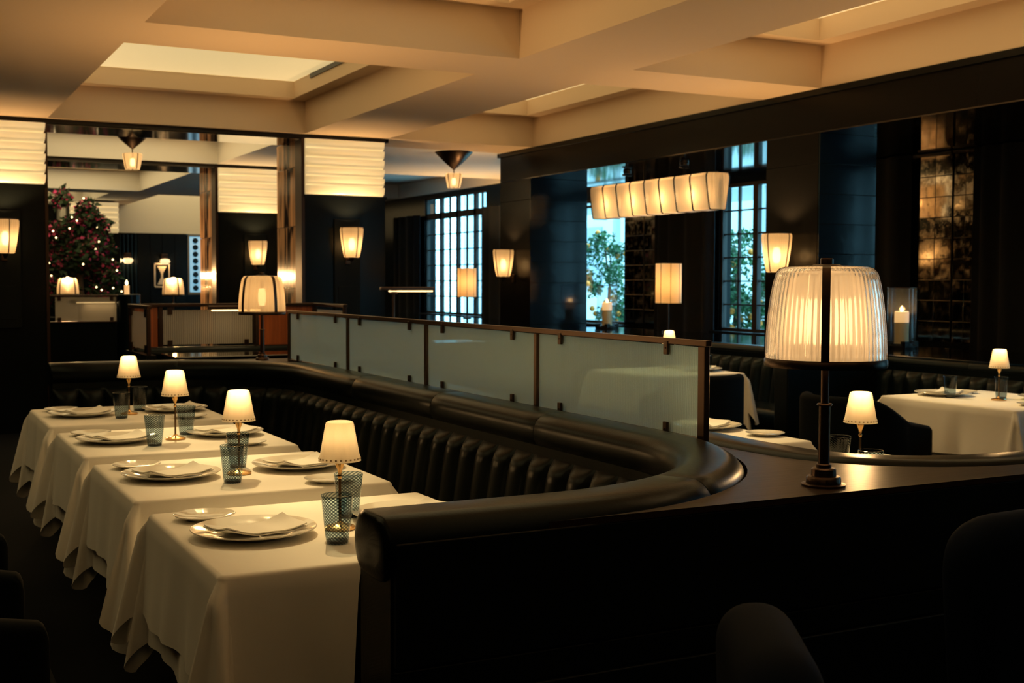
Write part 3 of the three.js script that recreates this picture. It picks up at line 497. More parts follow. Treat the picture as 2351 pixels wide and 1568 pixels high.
// ---------------------------------------------------------------- the booths
function polyline(list) {   // [x, z] corners, with arcs given as ['arc', cx, cz, r, a0, a1, n]; lines are cut every 25 cm
  const out = []; for (const q of list) {
    if (q[0] === 'arc') { const [, cx, cz, r, a0, a1, n] = q; for (let i = 0; i <= n; i++) { const a = a0 + ((a1 - a0) * i) / n; push([cx + r * cos(a), cz + r * sin(a)]); } } else push(q);
  }
  function push(p) { const l = out[out.length - 1]; if (l && Math.hypot(p[0] - l[0], p[1] - l[1]) < 1e-4) return; if (l) { const d = Math.hypot(p[0] - l[0], p[1] - l[1]), n = Math.ceil(d / 0.25); for (let i = 1; i < n; i++) out.push([l[0] + ((p[0] - l[0]) * i) / n, l[1] + ((p[1] - l[1]) * i) / n]); } out.push(p); }
  return out;
}
const spline = (pts, n) => new THREE.CatmullRomCurve3(pts.map(([x, z]) => new THREE.Vector3(x, 0, z)), false, 'centripetal').getSpacedPoints(n).map((v) => [v.x, v.z]);
function walker(pts) { const acc = [0]; for (let i = 1; i < pts.length; i++) acc.push(acc[i - 1] + Math.hypot(pts[i][0] - pts[i - 1][0], pts[i][1] - pts[i - 1][1])); const len = acc[acc.length - 1];
  return { len, at(s) { let i = 1; while (i < acc.length - 1 && acc[i] < s) i++; const f = (s - acc[i - 1]) / (acc[i] - acc[i - 1]), a = pts[i - 1], b = pts[i], d = acc[i] - acc[i - 1]; return { p: [a[0] + (b[0] - a[0]) * f, a[1] + (b[1] - a[1]) * f], t: [(b[0] - a[0]) / d, (b[1] - a[1]) / d] }; }, cut(s0, s1) { const o = [this.at(s0).p]; acc.forEach((s, i) => { if (s > s0 + 0.004 && s < s1 - 0.004) o.push(pts[i]); }); o.push(this.at(s1).p); return o; } }; }
const offset = (pts, d) => pts.map((p, i) => { const a = pts[Math.max(0, i - 1)], b = pts[Math.min(pts.length - 1, i + 1)], l = Math.hypot(b[0] - a[0], b[1] - a[1]); return [p[0] - (d * (b[1] - a[1])) / l, p[1] + (d * (b[0] - a[0])) / l]; });
const channelGeo = (() => {   // one upright padded channel, 1 wide, 1 high, bulging towards +z
  const nu = 10, nv = 14, pos = [], uv = [], idx = [];
  for (let j = 0; j <= nv; j++) for (let i = 0; i <= nu; i++) {
    const u = i / nu, v = j / nv, q = 2 * u - 1, w = v > 0.8 ? Math.sqrt(Math.max(0, 1 - ((v - 0.8) / 0.2) ** 2)) : 1;
    pos.push((u - 0.5), v, Math.sqrt(Math.max(0, 1 - q * q * 0.985)) * w * (0.9 + 0.1 * sin(v * 3))); uv.push(u * 0.14, v * 0.35);
  }
  for (let j = 0; j < nv; j++) for (let i = 0; i < nu; i++) { const a = j * (nu + 1) + i; idx.push(a, a + 1, a + nu + 1, a + 1, a + nu + 2, a + nu + 1); }
  const g = finish(pos, idx, uv); return g;
})();
const scaledChannel = (w, h, d, lean) => { const g = channelGeo.clone(), p = g.attributes.position; for (let i = 0; i < p.count; i++) p.setXYZ(i, p.getX(i) * w, p.getY(i) * h, p.getZ(i) * d + lean * (1 - p.getY(i))); g.computeVertexNormals(); return g; };
const CHAN = scaledChannel(0.1385, 0.35, 0.05, 0.05), CHAN_IN = scaledChannel(0.122, 0.35, 0.05, 0.05);
function booth(name, label, path, seams, { seat = 0.48, roll = [-0.1, 0.095, 0.8, 0.932, 0.062], m = M.leather, y0 = 0.44, cushions = 5, chan = true } = {}) {
  const t = thing(name, label, 'booth seat'), w = walker(path);
  part('back_shell', sweep([[-0.085, 0], [0.08, 0], [0.08, roll[2] + 0.05], [-0.085, roll[2] + 0.05]], path), m, t);
  const prof = roundRect(...roll, 6); let s = 0; for (const e of [...seams, w.len]) { part('top_roll', sweep(prof, w.cut(s + (s ? 0.004 : 0), e - (e < w.len ? 0.004 : 0)), { cap: 0.014, angle: 1.2 }), m, t); s = e; }
  if (chan) { const inner = offset(path, -0.085), wi = walker(inner), n = Math.round(wi.len / 0.138), d = wi.len / n; for (let i = 0; i < n; i++) { const { p, t: tn } = wi.at((i + 0.5) * d), c = part('channel', d < 0.132 ? CHAN_IN : CHAN, m, t); c.position.set(p[0], y0, p[1]); c.rotation.y = Math.atan2(tn[1], -tn[0]); } }
  const sp = offset(path, -0.13 - seat / 2), ws = walker(sp); for (let i = 0; i < cushions; i++) part('seat_cushion', sweep(roundRect(-seat / 2, seat / 2, 0.32, 0.46, 0.045), ws.cut((ws.len * i) / cushions + 0.003, (ws.len * (i + 1)) / cushions - 0.003), { cap: 0.01, angle: 1.2 }), m, t);
  part('seat_base', sweep([[-seat / 2 + 0.04, 0], [seat / 2, 0], [seat / 2, 0.325], [-seat / 2 + 0.04, 0.325]], sp), M.darkWood, t);
  return t;
}
const leftPath = polyline([[0.86, -2.255], [1.255, -2.255], ['arc', 1.255, -3.095, 0.84, PI / 2, 0, 22], [2.095, -6.36], ['arc', 1.255, -6.36, 0.84, 0, -PI / 2, 22], [0.82, -7.2]]);
const lw = walker(leftPath), sAt = (z) => { let s = 0; while (s < lw.len && lw.at(s).p[1] > z) s += 0.01; return s; };
booth('curved_banquette', 'black leather U shaped booth with fluted back, round the four tables with lit lamps', leftPath, [0.395 + 0.42, sAt(-3.7), sAt(-4.6), sAt(-5.55), sAt(-6.36) + 1.05]);
const rightPath = polyline([[2.305, -7.15], [2.305, -3.3], ...spline([[2.305, -3.3], [2.303, -3.0], [2.306, -2.8], [2.336, -2.62], [2.42, -2.5], [2.515, -2.43], [2.63, -2.385], [2.86, -2.355], [3.5, -2.35]], 24)]);
booth('curved_banquette', 'black leather booth beyond the glass divider, curving behind the largest ribbed lamp', rightPath, [1.2, 2.4, 3.6], { seat: 0.3, roll: [-0.1, 0.085, 0.79, 0.912, 0.058], cushions: 3 });
{ // the wooden block between the two booths
  const t = thing('booth_partition', 'dark panelled partition with a reddish wood ledge under the largest ribbed lamp', 'partition');
  const L = offset(leftPath, 0.097), R = offset(rightPath, 0.088), li = L.filter(([x, z]) => x > 1.18 || z < -7), near = L.filter(([x, z]) => z > -6.36 && x > 1.2), far = L.filter(([x, z]) => z <= -6.36);
  const ring = [[1.2, -2.155], ...near.filter(([x]) => x > 1.25), ...far.slice(0, 12), [2.0, -7.1], [1.4, -7.1], [1.2, -7.11], [1.2, -7.56], [2.6, -7.56], [2.6, -7.2], ...R.filter(([, z]) => z > -7.2), [3.5, -2.155]];
  const plan = [[1.2, -2.157], ...near.filter(([x]) => x > 1.3), ...R.filter(([x, z]) => z > -6.3), [3.48, -2.157]];
  part('ledge', extrudeY(plan, 0.886, 0.9), M.wood, t);
  part('ledge', span(0.9, 3.2, 0.865, 0.895, -7.62, -7.305), M.wood, t);
  part('core', extrudeY(plan.map(([x, z]) => [x, z === -2.157 ? -2.2 : z]), 0.02, 0.8855), M.darkWood, t);
  part('rear_panel', span(0.9, 3.2, 0, 0.864, -7.6, -7.31), M.darkWood, t);
  for (const [a, b, o] of [[0, 0.1, 0], [0.104, 0.57, 0.006], [0.574, 0.634, 0], [0.638, 0.885, 0.004]]) part('front_panel', rspan(0.865, 3.5, a, b, -2.2, -2.162 + o, 0.004), M.darkWood, t);
}
{ // reeded glass divider on top
  const t = thing('glass_divider', 'long bronze framed divider of four reeded glass panes on top of the booth', 'divider', [2.2, 0.9, 0]);
  const zs = [-2.99, -4.05, -5.105, -6.16, -7.22], H = 0.315;
  part('top_rail', rspan(-0.011, 0.011, H - 0.018, H, zs[4] - 0.02, zs[0] + 0.02, 0.002), M.bronze, t); part('bottom_rail', rspan(-0.009, 0.009, 0, 0.016, zs[4], zs[0], 0.002), M.bronze, t);
  zs.forEach((z, i) => part('post', rspan(-0.01, 0.01, 0, H - 0.019, z - (i === 0 ? 0.022 : 0.012), z + (i === 4 ? 0.022 : 0.012), 0.002), M.bronze, t));
  for (let i = 0; i < 4; i++) {
    const a = zs[i] - 0.016, b = zs[i + 1] + 0.016;
    const p = part('reeded_pane', (() => { const g = new THREE.PlaneGeometry(a - b, H - 0.04); const uv = g.attributes.uv; for (let k = 0; k < uv.count; k++) uv.setXY(k, uv.getX(k) * (a - b), uv.getY(k)); g.rotateY(-PI / 2); return g; })(), M.reeded, t); p.position.set(0, H / 2 - 0.001, (a + b) / 2);
    for (const f of [0.17, 0.83]) for (const [y0, y1] of [[0.005, 0.05], [H - 0.052, H - 0.01]]) { const z = a + (b - a) * f; part('clip', [rspan(-0.014, -0.004, y0, y1, z - 0.011, z + 0.011, 0.002), rspan(0.004, 0.014, y0, y1, z - 0.011, z + 0.011, 0.002), T(revolve([[0, 0], [0.003, 0], [0.003, 0.003], [0, 0.003]], 10).rotateZ(PI / 2), -0.0135, (y0 + y1) / 2, z)], M.bronzeDark, t); }
  }
}
// banquette along the windows, with its ledge
{
  const p = polyline([[6.27, -2.4], [6.27, -11.6]].map(([x, z]) => [x, z]));
  booth('window_banquette', 'dark blue leather banquette with fluted back, along the windows', p, [1.6, 3.2, 4.8, 6.4, 8], { m: M.leatherBlue, roll: [-0.07, 0.06, 0.78, 0.885, 0.045], seat: 0.42 });
  const t = thing('window_ledge', 'glossy black ledge carrying the candle lanterns and drum lamps', 'ledge');
  for (const [z0, z1, x0] of [[-2.57, -7.18, 6.345], [-7.85, -11.85, 6.345], [-12.62, -19.6, 6.345]]) part('ledge_top', rspan(x0, 7.42, 0.85, 0.88, z0, z1, 0.006), M.polished, t);
  for (const [z0, z1] of [[-2.57, -7.18], [-7.85, -11.85], [-12.62, -19.6]]) part('ledge_front', span(6.36, 6.4, 0, 0.85, z0, z1), M.darkWood, t);
  const e = solo('end_panel', [rspan(5.36, 6.2, 0, 0.9, -6.5, -6.36, 0.01)], M.leather, 'tall dark leather end panel between the two window tables', 'partition');
}
// bronze framed booth behind the curved one
function frame(t, x0, x1, z, y0, y1, pane, m = M.bronzeDark) {
  part('post', [rspan(x0, x0 + 0.03, y0, y1, z - 0.015, z + 0.015, 0.003), rspan(x1 - 0.03, x1, y0, y1, z - 0.015, z + 0.015, 0.003)], m, t);
}
{
  const z = -9.6, t = thing('bronze_booth', 'booth with bronze framed reeded glass and coppery wood panels, behind the black leather one', 'booth seat', [0, 0, 0]);
  part('top_rail', [rspan(1.66, 3.16, 1.19, 1.215, z - 0.03, z + 0.02, 0.004), rspan(1.655, 1.69, 1.19, 1.215, z, z + 0.75, 0.004), rspan(3.12, 3.155, 1.19, 1.215, z, z + 0.75, 0.004)], M.bronzeDark, t);
  for (const [x, dz] of [[1.67, 0.735], [1.67, 0.02], [1.9, 0], [2.64, 0], [3.135, 0.02], [3.135, 0.735]]) part('post', rspan(x - 0.014, x + 0.014, 0.86, 1.19, z + dz - 0.014, z + dz + 0.014, 0.003), M.bronzeDark, t);
  const pane = (w, x, zz, turn) => { const g = new THREE.PlaneGeometry(w, 0.27), uv = g.attributes.uv; for (let k = 0; k < 4; k++) uv.setX(k, uv.getX(k) * w * 0.35); const q = part('reeded_pane', g, M.reededWarm, t); q.position.set(x, 1.03, zz); q.rotation.y = turn; };
  pane(0.7, 2.27, z, 0); pane(0.62, 1.67, z + 0.38, PI / 2); pane(0.62, 3.135, z + 0.38, PI / 2);
  for (const [x, y] of [[1.97, 0.9], [1.97, 1.16], [2.57, 0.9], [2.57, 1.16]]) part('clip', rspan(x - 0.018, x + 0.018, y - 0.03, y + 0.03, z - 0.01, z + 0.012, 0.003), M.bronzeDark, t);
  for (const zz of [0.1, 0.66]) for (const y of [0.9, 1.16]) part('clip', rspan(1.655, 1.685, y - 0.03, y + 0.03, z + zz - 0.02, z + zz + 0.02, 0.003), M.bronzeDark, t);
  part('copper_panel', rspan(1.69, 1.88, 0.88, 1.19, z - 0.02, z - 0.005, 0.003), M.copperWood, t); part('copper_panel', rspan(2.66, 3.12, 0.88, 1.19, z - 0.02, z - 0.005, 0.003), M.copperWood, t);
  part('top_roll', sweep(roundRect(-0.09, 0.09, 0.78, 0.885, 0.05), polyline([[1.69, z + 0.12], [3.12, z + 0.12]]), { cap: 0.01, angle: 1.2 }), M.leather, t);
  part('base', [span(1.65, 3.16, 0, 0.86, z - 0.06, z + 0.02), span(1.65, 1.72, 0, 0.86, z + 0.02, z + 0.75), span(3.09, 3.16, 0, 0.86, z + 0.02, z + 0.75)], M.darkWood, t);
  const tb = thing('polished_table', 'bare polished dark table inside the coppery booth', 'table', [2.3, 0, -8.85]);
  part('tabletop', rbox(1.0, 0.03, 0.5, 0.008, 0, 0.845, 0), M.polished, tb); part('pedestal', [cyl(0.04, 0.02, 0.83), cyl(0.2, 0, 0.025)], M.blackMetal, tb);
}
{ // far partition with frosted pane and its rounded end
  const t = thing('far_partition', 'far dark partition with a frosted pane and rounded end, under the flowering tree', 'partition', [0, 0, -14.05]);
  part('base', span(1.35, 2.3, 0, 0.93, -0.08, 0.02), M.leather, t); part('top_rail', [rspan(1.6, 2.32, 1.215, 1.235, -0.02, 0.02, 0.003), rspan(1.35, 2.3, 0.93, 0.945, -0.08, 0.03, 0.003)], M.bronzeDark, t);
  const g = new THREE.PlaneGeometry(0.64, 0.26), uv = g.attributes.uv; for (let k = 0; k < 4; k++) uv.setX(k, uv.getX(k) * 0.25); part('reeded_pane', g, M.reededWarm, t).position.set(1.98, 1.08, 0);
  for (const x of [1.7, 2.25]) for (const y of [0.965, 1.195]) part('clip', rspan(x - 0.018, x + 0.018, y - 0.025, y + 0.025, -0.01, 0.012, 0.003), M.bronzeDark, t);
  part('rounded_end', T(revolve([[0, 0], [0.13, 0], [0.13, 1.235], [0.125, 1.24], [0, 1.24]], 32), 2.44, 0, -0.05), M.leatherBlue, t);
}

// ---------------------------------------------------------------- tables and what stands on them
const TY = 0.757;
function clothGeo(hx, hz, drop, corner, { gap = 0, e0 = 0.02, e1 = 0.062, wave = 0.008, s = 1 } = {}) {
  const R = 0.014, cr = 0.02, rings = [], nS = 26, nC = 15, ph = [rr(0, 6), rr(0, 6), rr(0, 6), rr(0, 6)], crp = [rr(0.42, 0.6), rr(0.42, 0.6), rr(0.42, 0.6), rr(0.42, 0.6)], cl = [rr(0.85, 1.1), rr(0.85, 1.1), rr(0.85, 1.1), rr(0.85, 1.1)];
  const ring = (o, t, k = 1) => {
    const out = [];
    for (let side = 0; side < 4; side++) {
      const A = side * PI / 2, ca = Math.round(cos(A)), sa = Math.round(sin(A)), long = side % 2 ? hx : hz, far = side % 2 ? hz : hx;
      const put = (n, l, y) => out.push([n * ca - l * sa, y, n * sa + l * ca]);
      for (let i = 0; i <= nS; i++) {
        const l = -long + cr + (2 * (long - cr) * i) / nS, q = l / long, fade = 1 - Math.pow(Math.abs(q), 4);
        const w = t * fade * wave * (sin(l * 13 + ph[side]) + 0.6 * sin(l * 29 + ph[(side + 1) % 4]) + 0.3 * sin(l * 47 + ph[(side + 2) % 4]));
        put((far + o + w) * k, l * k, TY - t * (drop + 0.006 * sin(l * 9 + ph[side])));
      }
      const c0 = cr * 0.3;
      for (let i = 1; i < nC; i++) {
        const f = i / nC, p = Math.pow(sin(PI * f), 0.8) * (1 - 0.34 * Math.exp(-(((f - crp[side]) / 0.09) ** 2)) * Math.min(1, t * 4)), e = t > 0 ? (e0 + e1 * Math.pow(t, 0.85)) * Math.min(1, t * 9) * p * cl[side] : 0;
        const a = (PI / 2) * f, bn = far - cr + (cr + o) * cos(a), bl = long - cr + (cr + o) * sin(a), d = e / Math.SQRT2, lat = 0.05 * t * sin(2 * PI * f);
        put((bn + d + lat * 0.7) * k, (bl + d - lat * 0.7) * k, TY - t * (drop + (corner - drop) * Math.pow(sin(PI * f), 1.2)));
      }
    }
    return out;
  };
  for (const k of [0.02, 0.3, 0.6, 0.85, 0.94]) rings.push(ring(-gap, 0, k));
  for (let i = 0; i <= 4; i++) { const a = (i / 4) * PI / 2, g = ring(-R + R * sin(a) - gap, 0); g.forEach((q) => (q[1] = TY - R * (1 - cos(a)))); rings.push(g); }
  const nD = 16; for (let i = 1; i <= nD; i++) { const t = i / nD, g = ring((0.004 + 0.018 * t) - gap, t); g.forEach((q) => (q[1] -= R)); rings.push(g); }
  const n = rings[0].length, pos = [], idx = [], uv = []; let v = 0;
  rings.forEach((g, j) => g.forEach((q, i) => { pos.push(...q); uv.push(j < 6 ? q[0] : i * 0.02, j < 6 ? q[2] : j * 0.02); }));
  for (let j = 0; j < rings.length - 1; j++) for (let i = 0; i < n; i++) { const a = j * n + i, b = j * n + ((i + 1) % n); idx.push(a, b, a + n, b, b + n, a + n); }
  idx.push(0, Math.floor(n / 2), Math.floor(n / 4), 0, Math.floor((3 * n) / 4), Math.floor(n / 2));
  const g = finish(pos, idx, uv); g.computeVertexNormals(); const nn = g.attributes.normal; let flip = 0; for (let i = 0; i < n; i++) flip += nn.getY(2 * n + i); if (flip < 0) { const ix = g.index.array; for (let i = 0; i < ix.length; i += 3) { const q = ix[i]; ix[i] = ix[i + 1]; ix[i + 1] = q; } g.computeVertexNormals(); }
  return g;
}
function table(x, z, hx, hz, where, clothWhere) {
  const t = thing('dining_table', `dark pedestal table under white cloth, ${where}`, 'table', [x, 0, z]);
  part('tabletop', rbox(2 * hx - 0.02, 0.03, 2 * hz - 0.02, 0.006, 0, TY - 0.022, 0), M.darkWood, t); part('pedestal', [cyl(0.035, 0.02, TY - 0.035), rbox(0.5, 0.03, 0.07, 0.01, 0, 0.018, 0), rbox(0.07, 0.03, 0.5, 0.01, 0, 0.018, 0)], M.blackMetal, t);
  const c = thing('tablecloth', `white tablecloth with corner folds, ${clothWhere}`, 'tablecloth', [x, 0, z]);
  part('top_cloth', clothGeo(hx, hz, 0.25, 0.35), M.cloth, c); const u = part('under_cloth', clothGeo(hx - 0.012, hz - 0.012, 0.33, 0.42, { gap: 0.004, e0: 0.01, e1: 0.05 }), M.cloth, c); u.position.y = -0.003;
}
const CHARGER = revolve([[0, 0.004], [0.07, 0.004], [0.075, 0], [0.085, 0], [0.1, 0.006], [0.153, 0.019], [0.155, 0.021], [0.1535, 0.0225], [0.11, 0.0125], [0.1, 0.0085], [0.09, 0.0075], [0, 0.0075]], 72, null, 0.5);
const SIDE = revolve([[0, 0.003], [0.035, 0.003], [0.038, 0], [0.045, 0], [0.052, 0.004], [0.079, 0.0125], [0.08, 0.014], [0.079, 0.015], [0.056, 0.0075], [0.05, 0.006], [0, 0.0055]], 56, null, 0.5);
const torus = (r, q, y) => { const g = new THREE.TorusGeometry(r, q, 6, 72); g.rotateX(PI / 2); return T(g, 0, y, 0); };
function napkinGeo() {
  const L = 0.108, Wd = 0.06, out = [];
  for (let layer = 0; layer < 2; layer++) {
    const nu = 18, nv = 8, pos = [], uv = [], idx = [], th = 0.0028, w = nu + 1;
    for (const s of [1, 0]) for (let j = 0; j <= nv; j++) for (let i = 0; i <= nu; i++) {
      const q = (2 * i) / nu - 1, p = (2 * j) / nv - 1, x = q * (L - layer * 0.0015) * (1 - 0.05 * p * p) + 0.012 * p, z = p * (Wd - 0.002 * layer) + 0.006 * q * q;
      const y = 0.0095 + layer * 0.0036 + 0.012 * Math.pow(Math.abs(q), 2.2) + 0.01 * Math.max(0, -p * q) ** 2 * (layer === 2 ? 1.4 : 1) + 0.004 * Math.max(0, q) * layer * 0.5 + 0.0012 * sin(q * 7 + layer) + (s ? th : 0);
      pos.push(x, y, z); uv.push(x, z);
    }
    const o = w * (nv + 1);
    for (let j = 0; j < nv; j++) for (let i = 0; i < nu; i++) { const a = j * w + i; idx.push(a, a + w, a + 1, a + 1, a + w, a + w + 1, o + a, o + a + 1, o + a + w, o + a + 1, o + a + w + 1, o + a + w); }
    const edge = []; for (let i = 0; i < nu; i++) edge.push(i); for (let j = 0; j < nv; j++) edge.push(j * w + nu); for (let i = nu; i > 0; i--) edge.push(nv * w + i); for (let j = nv; j > 0; j--) edge.push(j * w);
    edge.forEach((a, k) => { const b = edge[(k + 1) % edge.length]; idx.push(a, b, o + a, b, o + b, o + a); });
    out.push(crease(outward(finish(pos, idx, uv)), 0.9));
  }
  return out;
}
const NAPKIN = merge(napkinGeo());
const tumblerR = (y) => 0.0262 + 0.0125 * Math.pow(y / 0.118, 0.9);
const TUMBLER = (() => { const prof = []; for (let i = 0; i <= 30; i++) prof.push([tumblerR(0.118 * i / 30), 0.118 * i / 30]); prof.push([tumblerR(0.118) - 0.0008, 0.1186], [tumblerR(0.117) - 0.0016, 0.117]);
  return revolve(prof, 160, (th, y, r, i) => (i > 0 && i < 30 ? 0.0005 * cos(20 * (th + y / 0.008 * 2 * PI / 20)) : 0), 3); })();
const TUMBLER_BASE = revolve([[0, 0.001], [0.022, 0.0004], [0.0256, 0.0022], [0.026, 0.006], [0.0245, 0.0085], [0, 0.0075]], 48, null, 3);
let proto = {};
const place = (kind, make, x, y, z, turn, label, group) => { if (!proto[kind]) { const o = (proto[kind] = make()); o.position.set(x, y, z); o.rotation.y = turn; o.userData = { ...o.userData, label }; if (group) o.userData.group = group; return o; } return dup(proto[kind], [x, y, z], turn, label, group); };
const charger = (x, z, label, turn = 0) => place('c', () => { const t = thing('charger_plate', '', 'plate'); part('plate_body', CHARGER, M.china, t); part('rim_band', torus(0.1545, 0.0011, 0.0212), M.chinaRim, t); return t; }, x, TY + 0.0005, z, turn, label, 'large white plates set on the tables');
const napkin = (x, z, turn, label) => place('n', () => tag(part(numbered('napkin'), NAPKIN, M.napkin, scene), '', 'napkin'), x, TY + 0.001, z, turn, label, 'folded white napkins on the plates');
const sidePlate = (x, z, label) => place('s', () => { const t = thing('side_plate', '', 'plate'); part('plate_body', SIDE, M.china, t); part('rim_band', torus(0.0796, 0.0007, 0.0143), M.chinaRim, t); return t; }, x, TY + 0.0005, z, 0, label, 'small white plates beside the large ones');
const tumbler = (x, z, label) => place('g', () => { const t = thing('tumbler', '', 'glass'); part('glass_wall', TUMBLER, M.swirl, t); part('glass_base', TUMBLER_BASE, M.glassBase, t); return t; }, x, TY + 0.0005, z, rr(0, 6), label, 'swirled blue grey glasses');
const LAMPSHADE = [[0.0545, 0.176], [0.0535, 0.1785], [0.052, 0.188], [0.0505, 0.19], [0.0365, 0.268], [0.034, 0.2745], [0.028, 0.277], [0, 0.2775]];
const tableLamp = (x, z, label, k = 1) => place('l', () => {
  const t = thing('small_table_lamp', '', 'table lamp');
  part('base', revolve([[0, 0], [0.038, 0], [0.0395, 0.002], [0.0395, 0.006], [0.037, 0.008], [0.03, 0.01], [0.012, 0.014], [0.006, 0.02], [0, 0.02]], 48), M.brass, t);
  part('stem', revolve([[0, 0.015], [0.0036, 0.015], [0.0036, 0.135], [0, 0.135]], 16), M.stem, t);
  part('neck', revolve([[0, 0.13], [0.004, 0.13], [0.0058, 0.1325], [0.0062, 0.136], [0.004, 0.14], [0.0046, 0.143], [0.0058, 0.152], [0.0105, 0.163], [0.0125, 0.172], [0.0125, 0.186], [0, 0.186]], 28, null, 0.9), M.brass, t);
  const s = part('lamp_shade', revolve(LAMPSHADE, 56, null, 0.7), M.shade, t);
  const recessMarks = []; for (let i = 0; i < 26; i++) { const a = (i / 26) * 2 * PI; recessMarks.push(rbox(0.005, 0.0042, 0.002, 0.0009, 0, 0, 0).rotateY(a).translate(0.0531 * sin(a), 0.1825, 0.0531 * cos(a))); }  // brown blocks paint the dark of the recesses in the rim
  part('painted_recesses', recessMarks, M.recessMarks, s);
  part('bulb', revolve([[0, 0.228], [0.006, 0.229], [0.009, 0.236], [0.006, 0.244], [0, 0.245]], 14), M.bulb, t);
  bulbLight(t, 0, 0.236, 0, 0.013, [1, 0.64, 0.26], 0.4); addedUpLight(t, 0, 0.285, 0, 0.45);  // upward spot sits above the closed shade, added to light the ceiling
  return t;
}, x, TY + 0.0005, z, rr(0, 6), label, 'small brass table lamps with white shades');
const ROWN = ['front table', 'second booth table', 'third booth table', 'last booth table'], ZT = [-2.975, -3.97, -4.95, -5.98];
ROWN.forEach((w, i) => {
  const z = ZT[i], x = 1.025, jx = rr(-0.008, 0.008);
  table(x, z, 0.4, 0.4, w, w);
  tableLamp(x + 0.002, z + 0.03, `small brass lamp with lit white shade on the ${w}`);
  charger(0.813 + jx, z + 0.008, `large white plate on the dark chairs side of the ${w}`); napkin(0.815 + jx, z + 0.008, 0.12 + rr(-0.1, 0.1), `folded white napkin on the plate on the chair side of the ${w}`);
  charger(1.245 + jx, z - 0.02, `large white plate on the leather booth side of the ${w}`); napkin(1.25 + jx, z - 0.02, 0.2 + rr(-0.1, 0.1), `folded white napkin on the plate on the booth side of the ${w}`);
  sidePlate(0.752 + jx, z - 0.255, `small white plate on the chair side of the ${w}`); if (i) sidePlate(1.243 + jx, z + 0.31, `small white plate on the booth side of the ${w}`);
  tumbler(0.965 - (i === 2 ? 0.05 : 0), z + 0.188, `swirled blue grey glass on the open side of the lamp, ${w}`); tumbler(1.1 - (i === 1 ? 0.04 : 0), z - 0.11, `swirled blue grey glass behind the lamp stem, ${w}`);
});
table(2.9, -3.02, 0.4, 0.4, 'behind the curved roll past the largest lamp', 'mostly hidden behind the curved roll past the largest lamp');
tableLamp(2.835, -3.0, 'small brass lamp with lit white shade, next to the pole of the largest ribbed lamp'); tumbler(2.845, -3.11, 'swirled glass beside the pole of the largest ribbed lamp'); tumbler(2.69, -2.8, 'swirled glass sunk behind the curved leather roll'); charger(3.02, -2.8, 'large white plate mostly hidden behind the curved leather roll'); napkin(2.98, -2.82, 0.3, 'folded white napkin whose tip shows over the curved leather roll');
table(2.9, -4.155, 0.405, 0.4, 'behind the end post of the glass divider', 'one corner showing past the glass divider end post');
charger(3.155, -4.28, 'large white plate behind the end post of the glass divider'); napkin(3.15, -4.28, 0.4, 'folded white napkin behind the end post of the glass divider'); sidePlate(3.235, -3.975, 'small white plate near the table corner behind the divider end post');
table(5.38, -4.66, 0.4, 0.465, 'before the fluted blue banquette', 'hanging broadly before the fluted blue banquette');
addedUpLight(tableLamp(5.352, -4.62, 'small brass lamp on the table before the fluted blue banquette'), 0, 0.286, 0, 4); tumbler(5.23, -4.845, 'swirled blue glass standing apart on the table before the blue banquette'); tumbler(5.44, -4.68, 'swirled blue glass right behind the lamp, on the table before the blue banquette');  // second upward spot added over this lamp for the ceiling
charger(5.3, -4.96, 'large white plate behind the glass, on the table before the blue banquette'); napkin(5.3, -4.96, 0.3, 'folded white napkin on the plate behind the glass before the blue banquette'); sidePlate(5.52, -5.02, 'small white plate at the banquette edge of the table before the blue banquette'); charger(5.62, -4.52, 'large white plate cut by the picture edge before the blue banquette'); sidePlate(5.27, -4.33, 'small white plate at the near corner of the table before the blue banquette');
table(4.96, -7.2, 0.4, 0.4, 'beyond the divider end, near the gridded window', 'beyond the divider end, near the gridded window');
addedUpLight(tableLamp(5.15, -7.44, 'small lamp whose shade top peeks over the glass divider'), 0, 0.286, 0, 5); tumbler(5.14, -6.98, 'pale blue glass, front one of two beyond the divider end post'); tumbler(5.26, -7.12, 'pale blue glass, rear one of two beyond the divider end post'); charger(5.2, -7.12, 'large white plate beside the two pale blue glasses'); napkin(5.21, -7.12, 0.5, 'folded napkin hanging over a plate beside the two pale blue glasses'); sidePlate(5.2, -7.42, 'small white plate behind the two pale blue glasses');  // further upward spot added on the lamp here, to brighten the ceiling
// ceiling spots over the tables
function spot(label, x, y, z, tx, tz, k, angle = 0.19) {
  const t = thing('ceiling_spot', label, 'spotlight', [x, y, z], 0, 'recessed ceiling spotlights');
  part('ring', revolve([[0.03, 0], [0.045, 0], [0.046, -0.004], [0.03, -0.004], [0.03, 0]], 28), M.plasterWhite, t); part('light_disc', cyl(0.03, -0.003, -0.001, 0, 0, 24), M.bulbSoft, t);
  const l = addLight(new THREE.SpotLight(0xffffff, k, 0, angle, 0.55), t, 0, -0.012, 0, [1, 0.7, 0.31], 1.6); l.name = 'spot_beam'; l.target.position.set(tx - x, TY - y, tz - z); t.add(l.target); return t;
}
ROWN.forEach((w, i) => spot(`recessed ceiling spotlight in the coffer edge, aimed at the ${w}`, 1.43, LIP, ZT[i] - (i === 3 ? 2.0 : 1.95), 1.0, ZT[i] + 0.02, SPOT));
spot('recessed ceiling spotlight aimed at the table behind the curved roll', 3.68, LIP, -4.9, 2.9, -3.0, SPOT); spot('recessed ceiling spotlight aimed at the table behind the divider post', 3.68, LIP, -6.0, 2.95, -4.15, SPOT);
spot('recessed ceiling spotlight aimed at the table before the blue banquette', 4.72, LIP, -6.9, 5.4, -4.7, SPOT * 1.1, 0.18); spot('recessed ceiling spotlight aimed at the table before the gridded window', 4.72, LIP, -8.9, 4.96, -7.2, SPOT * 0.8);

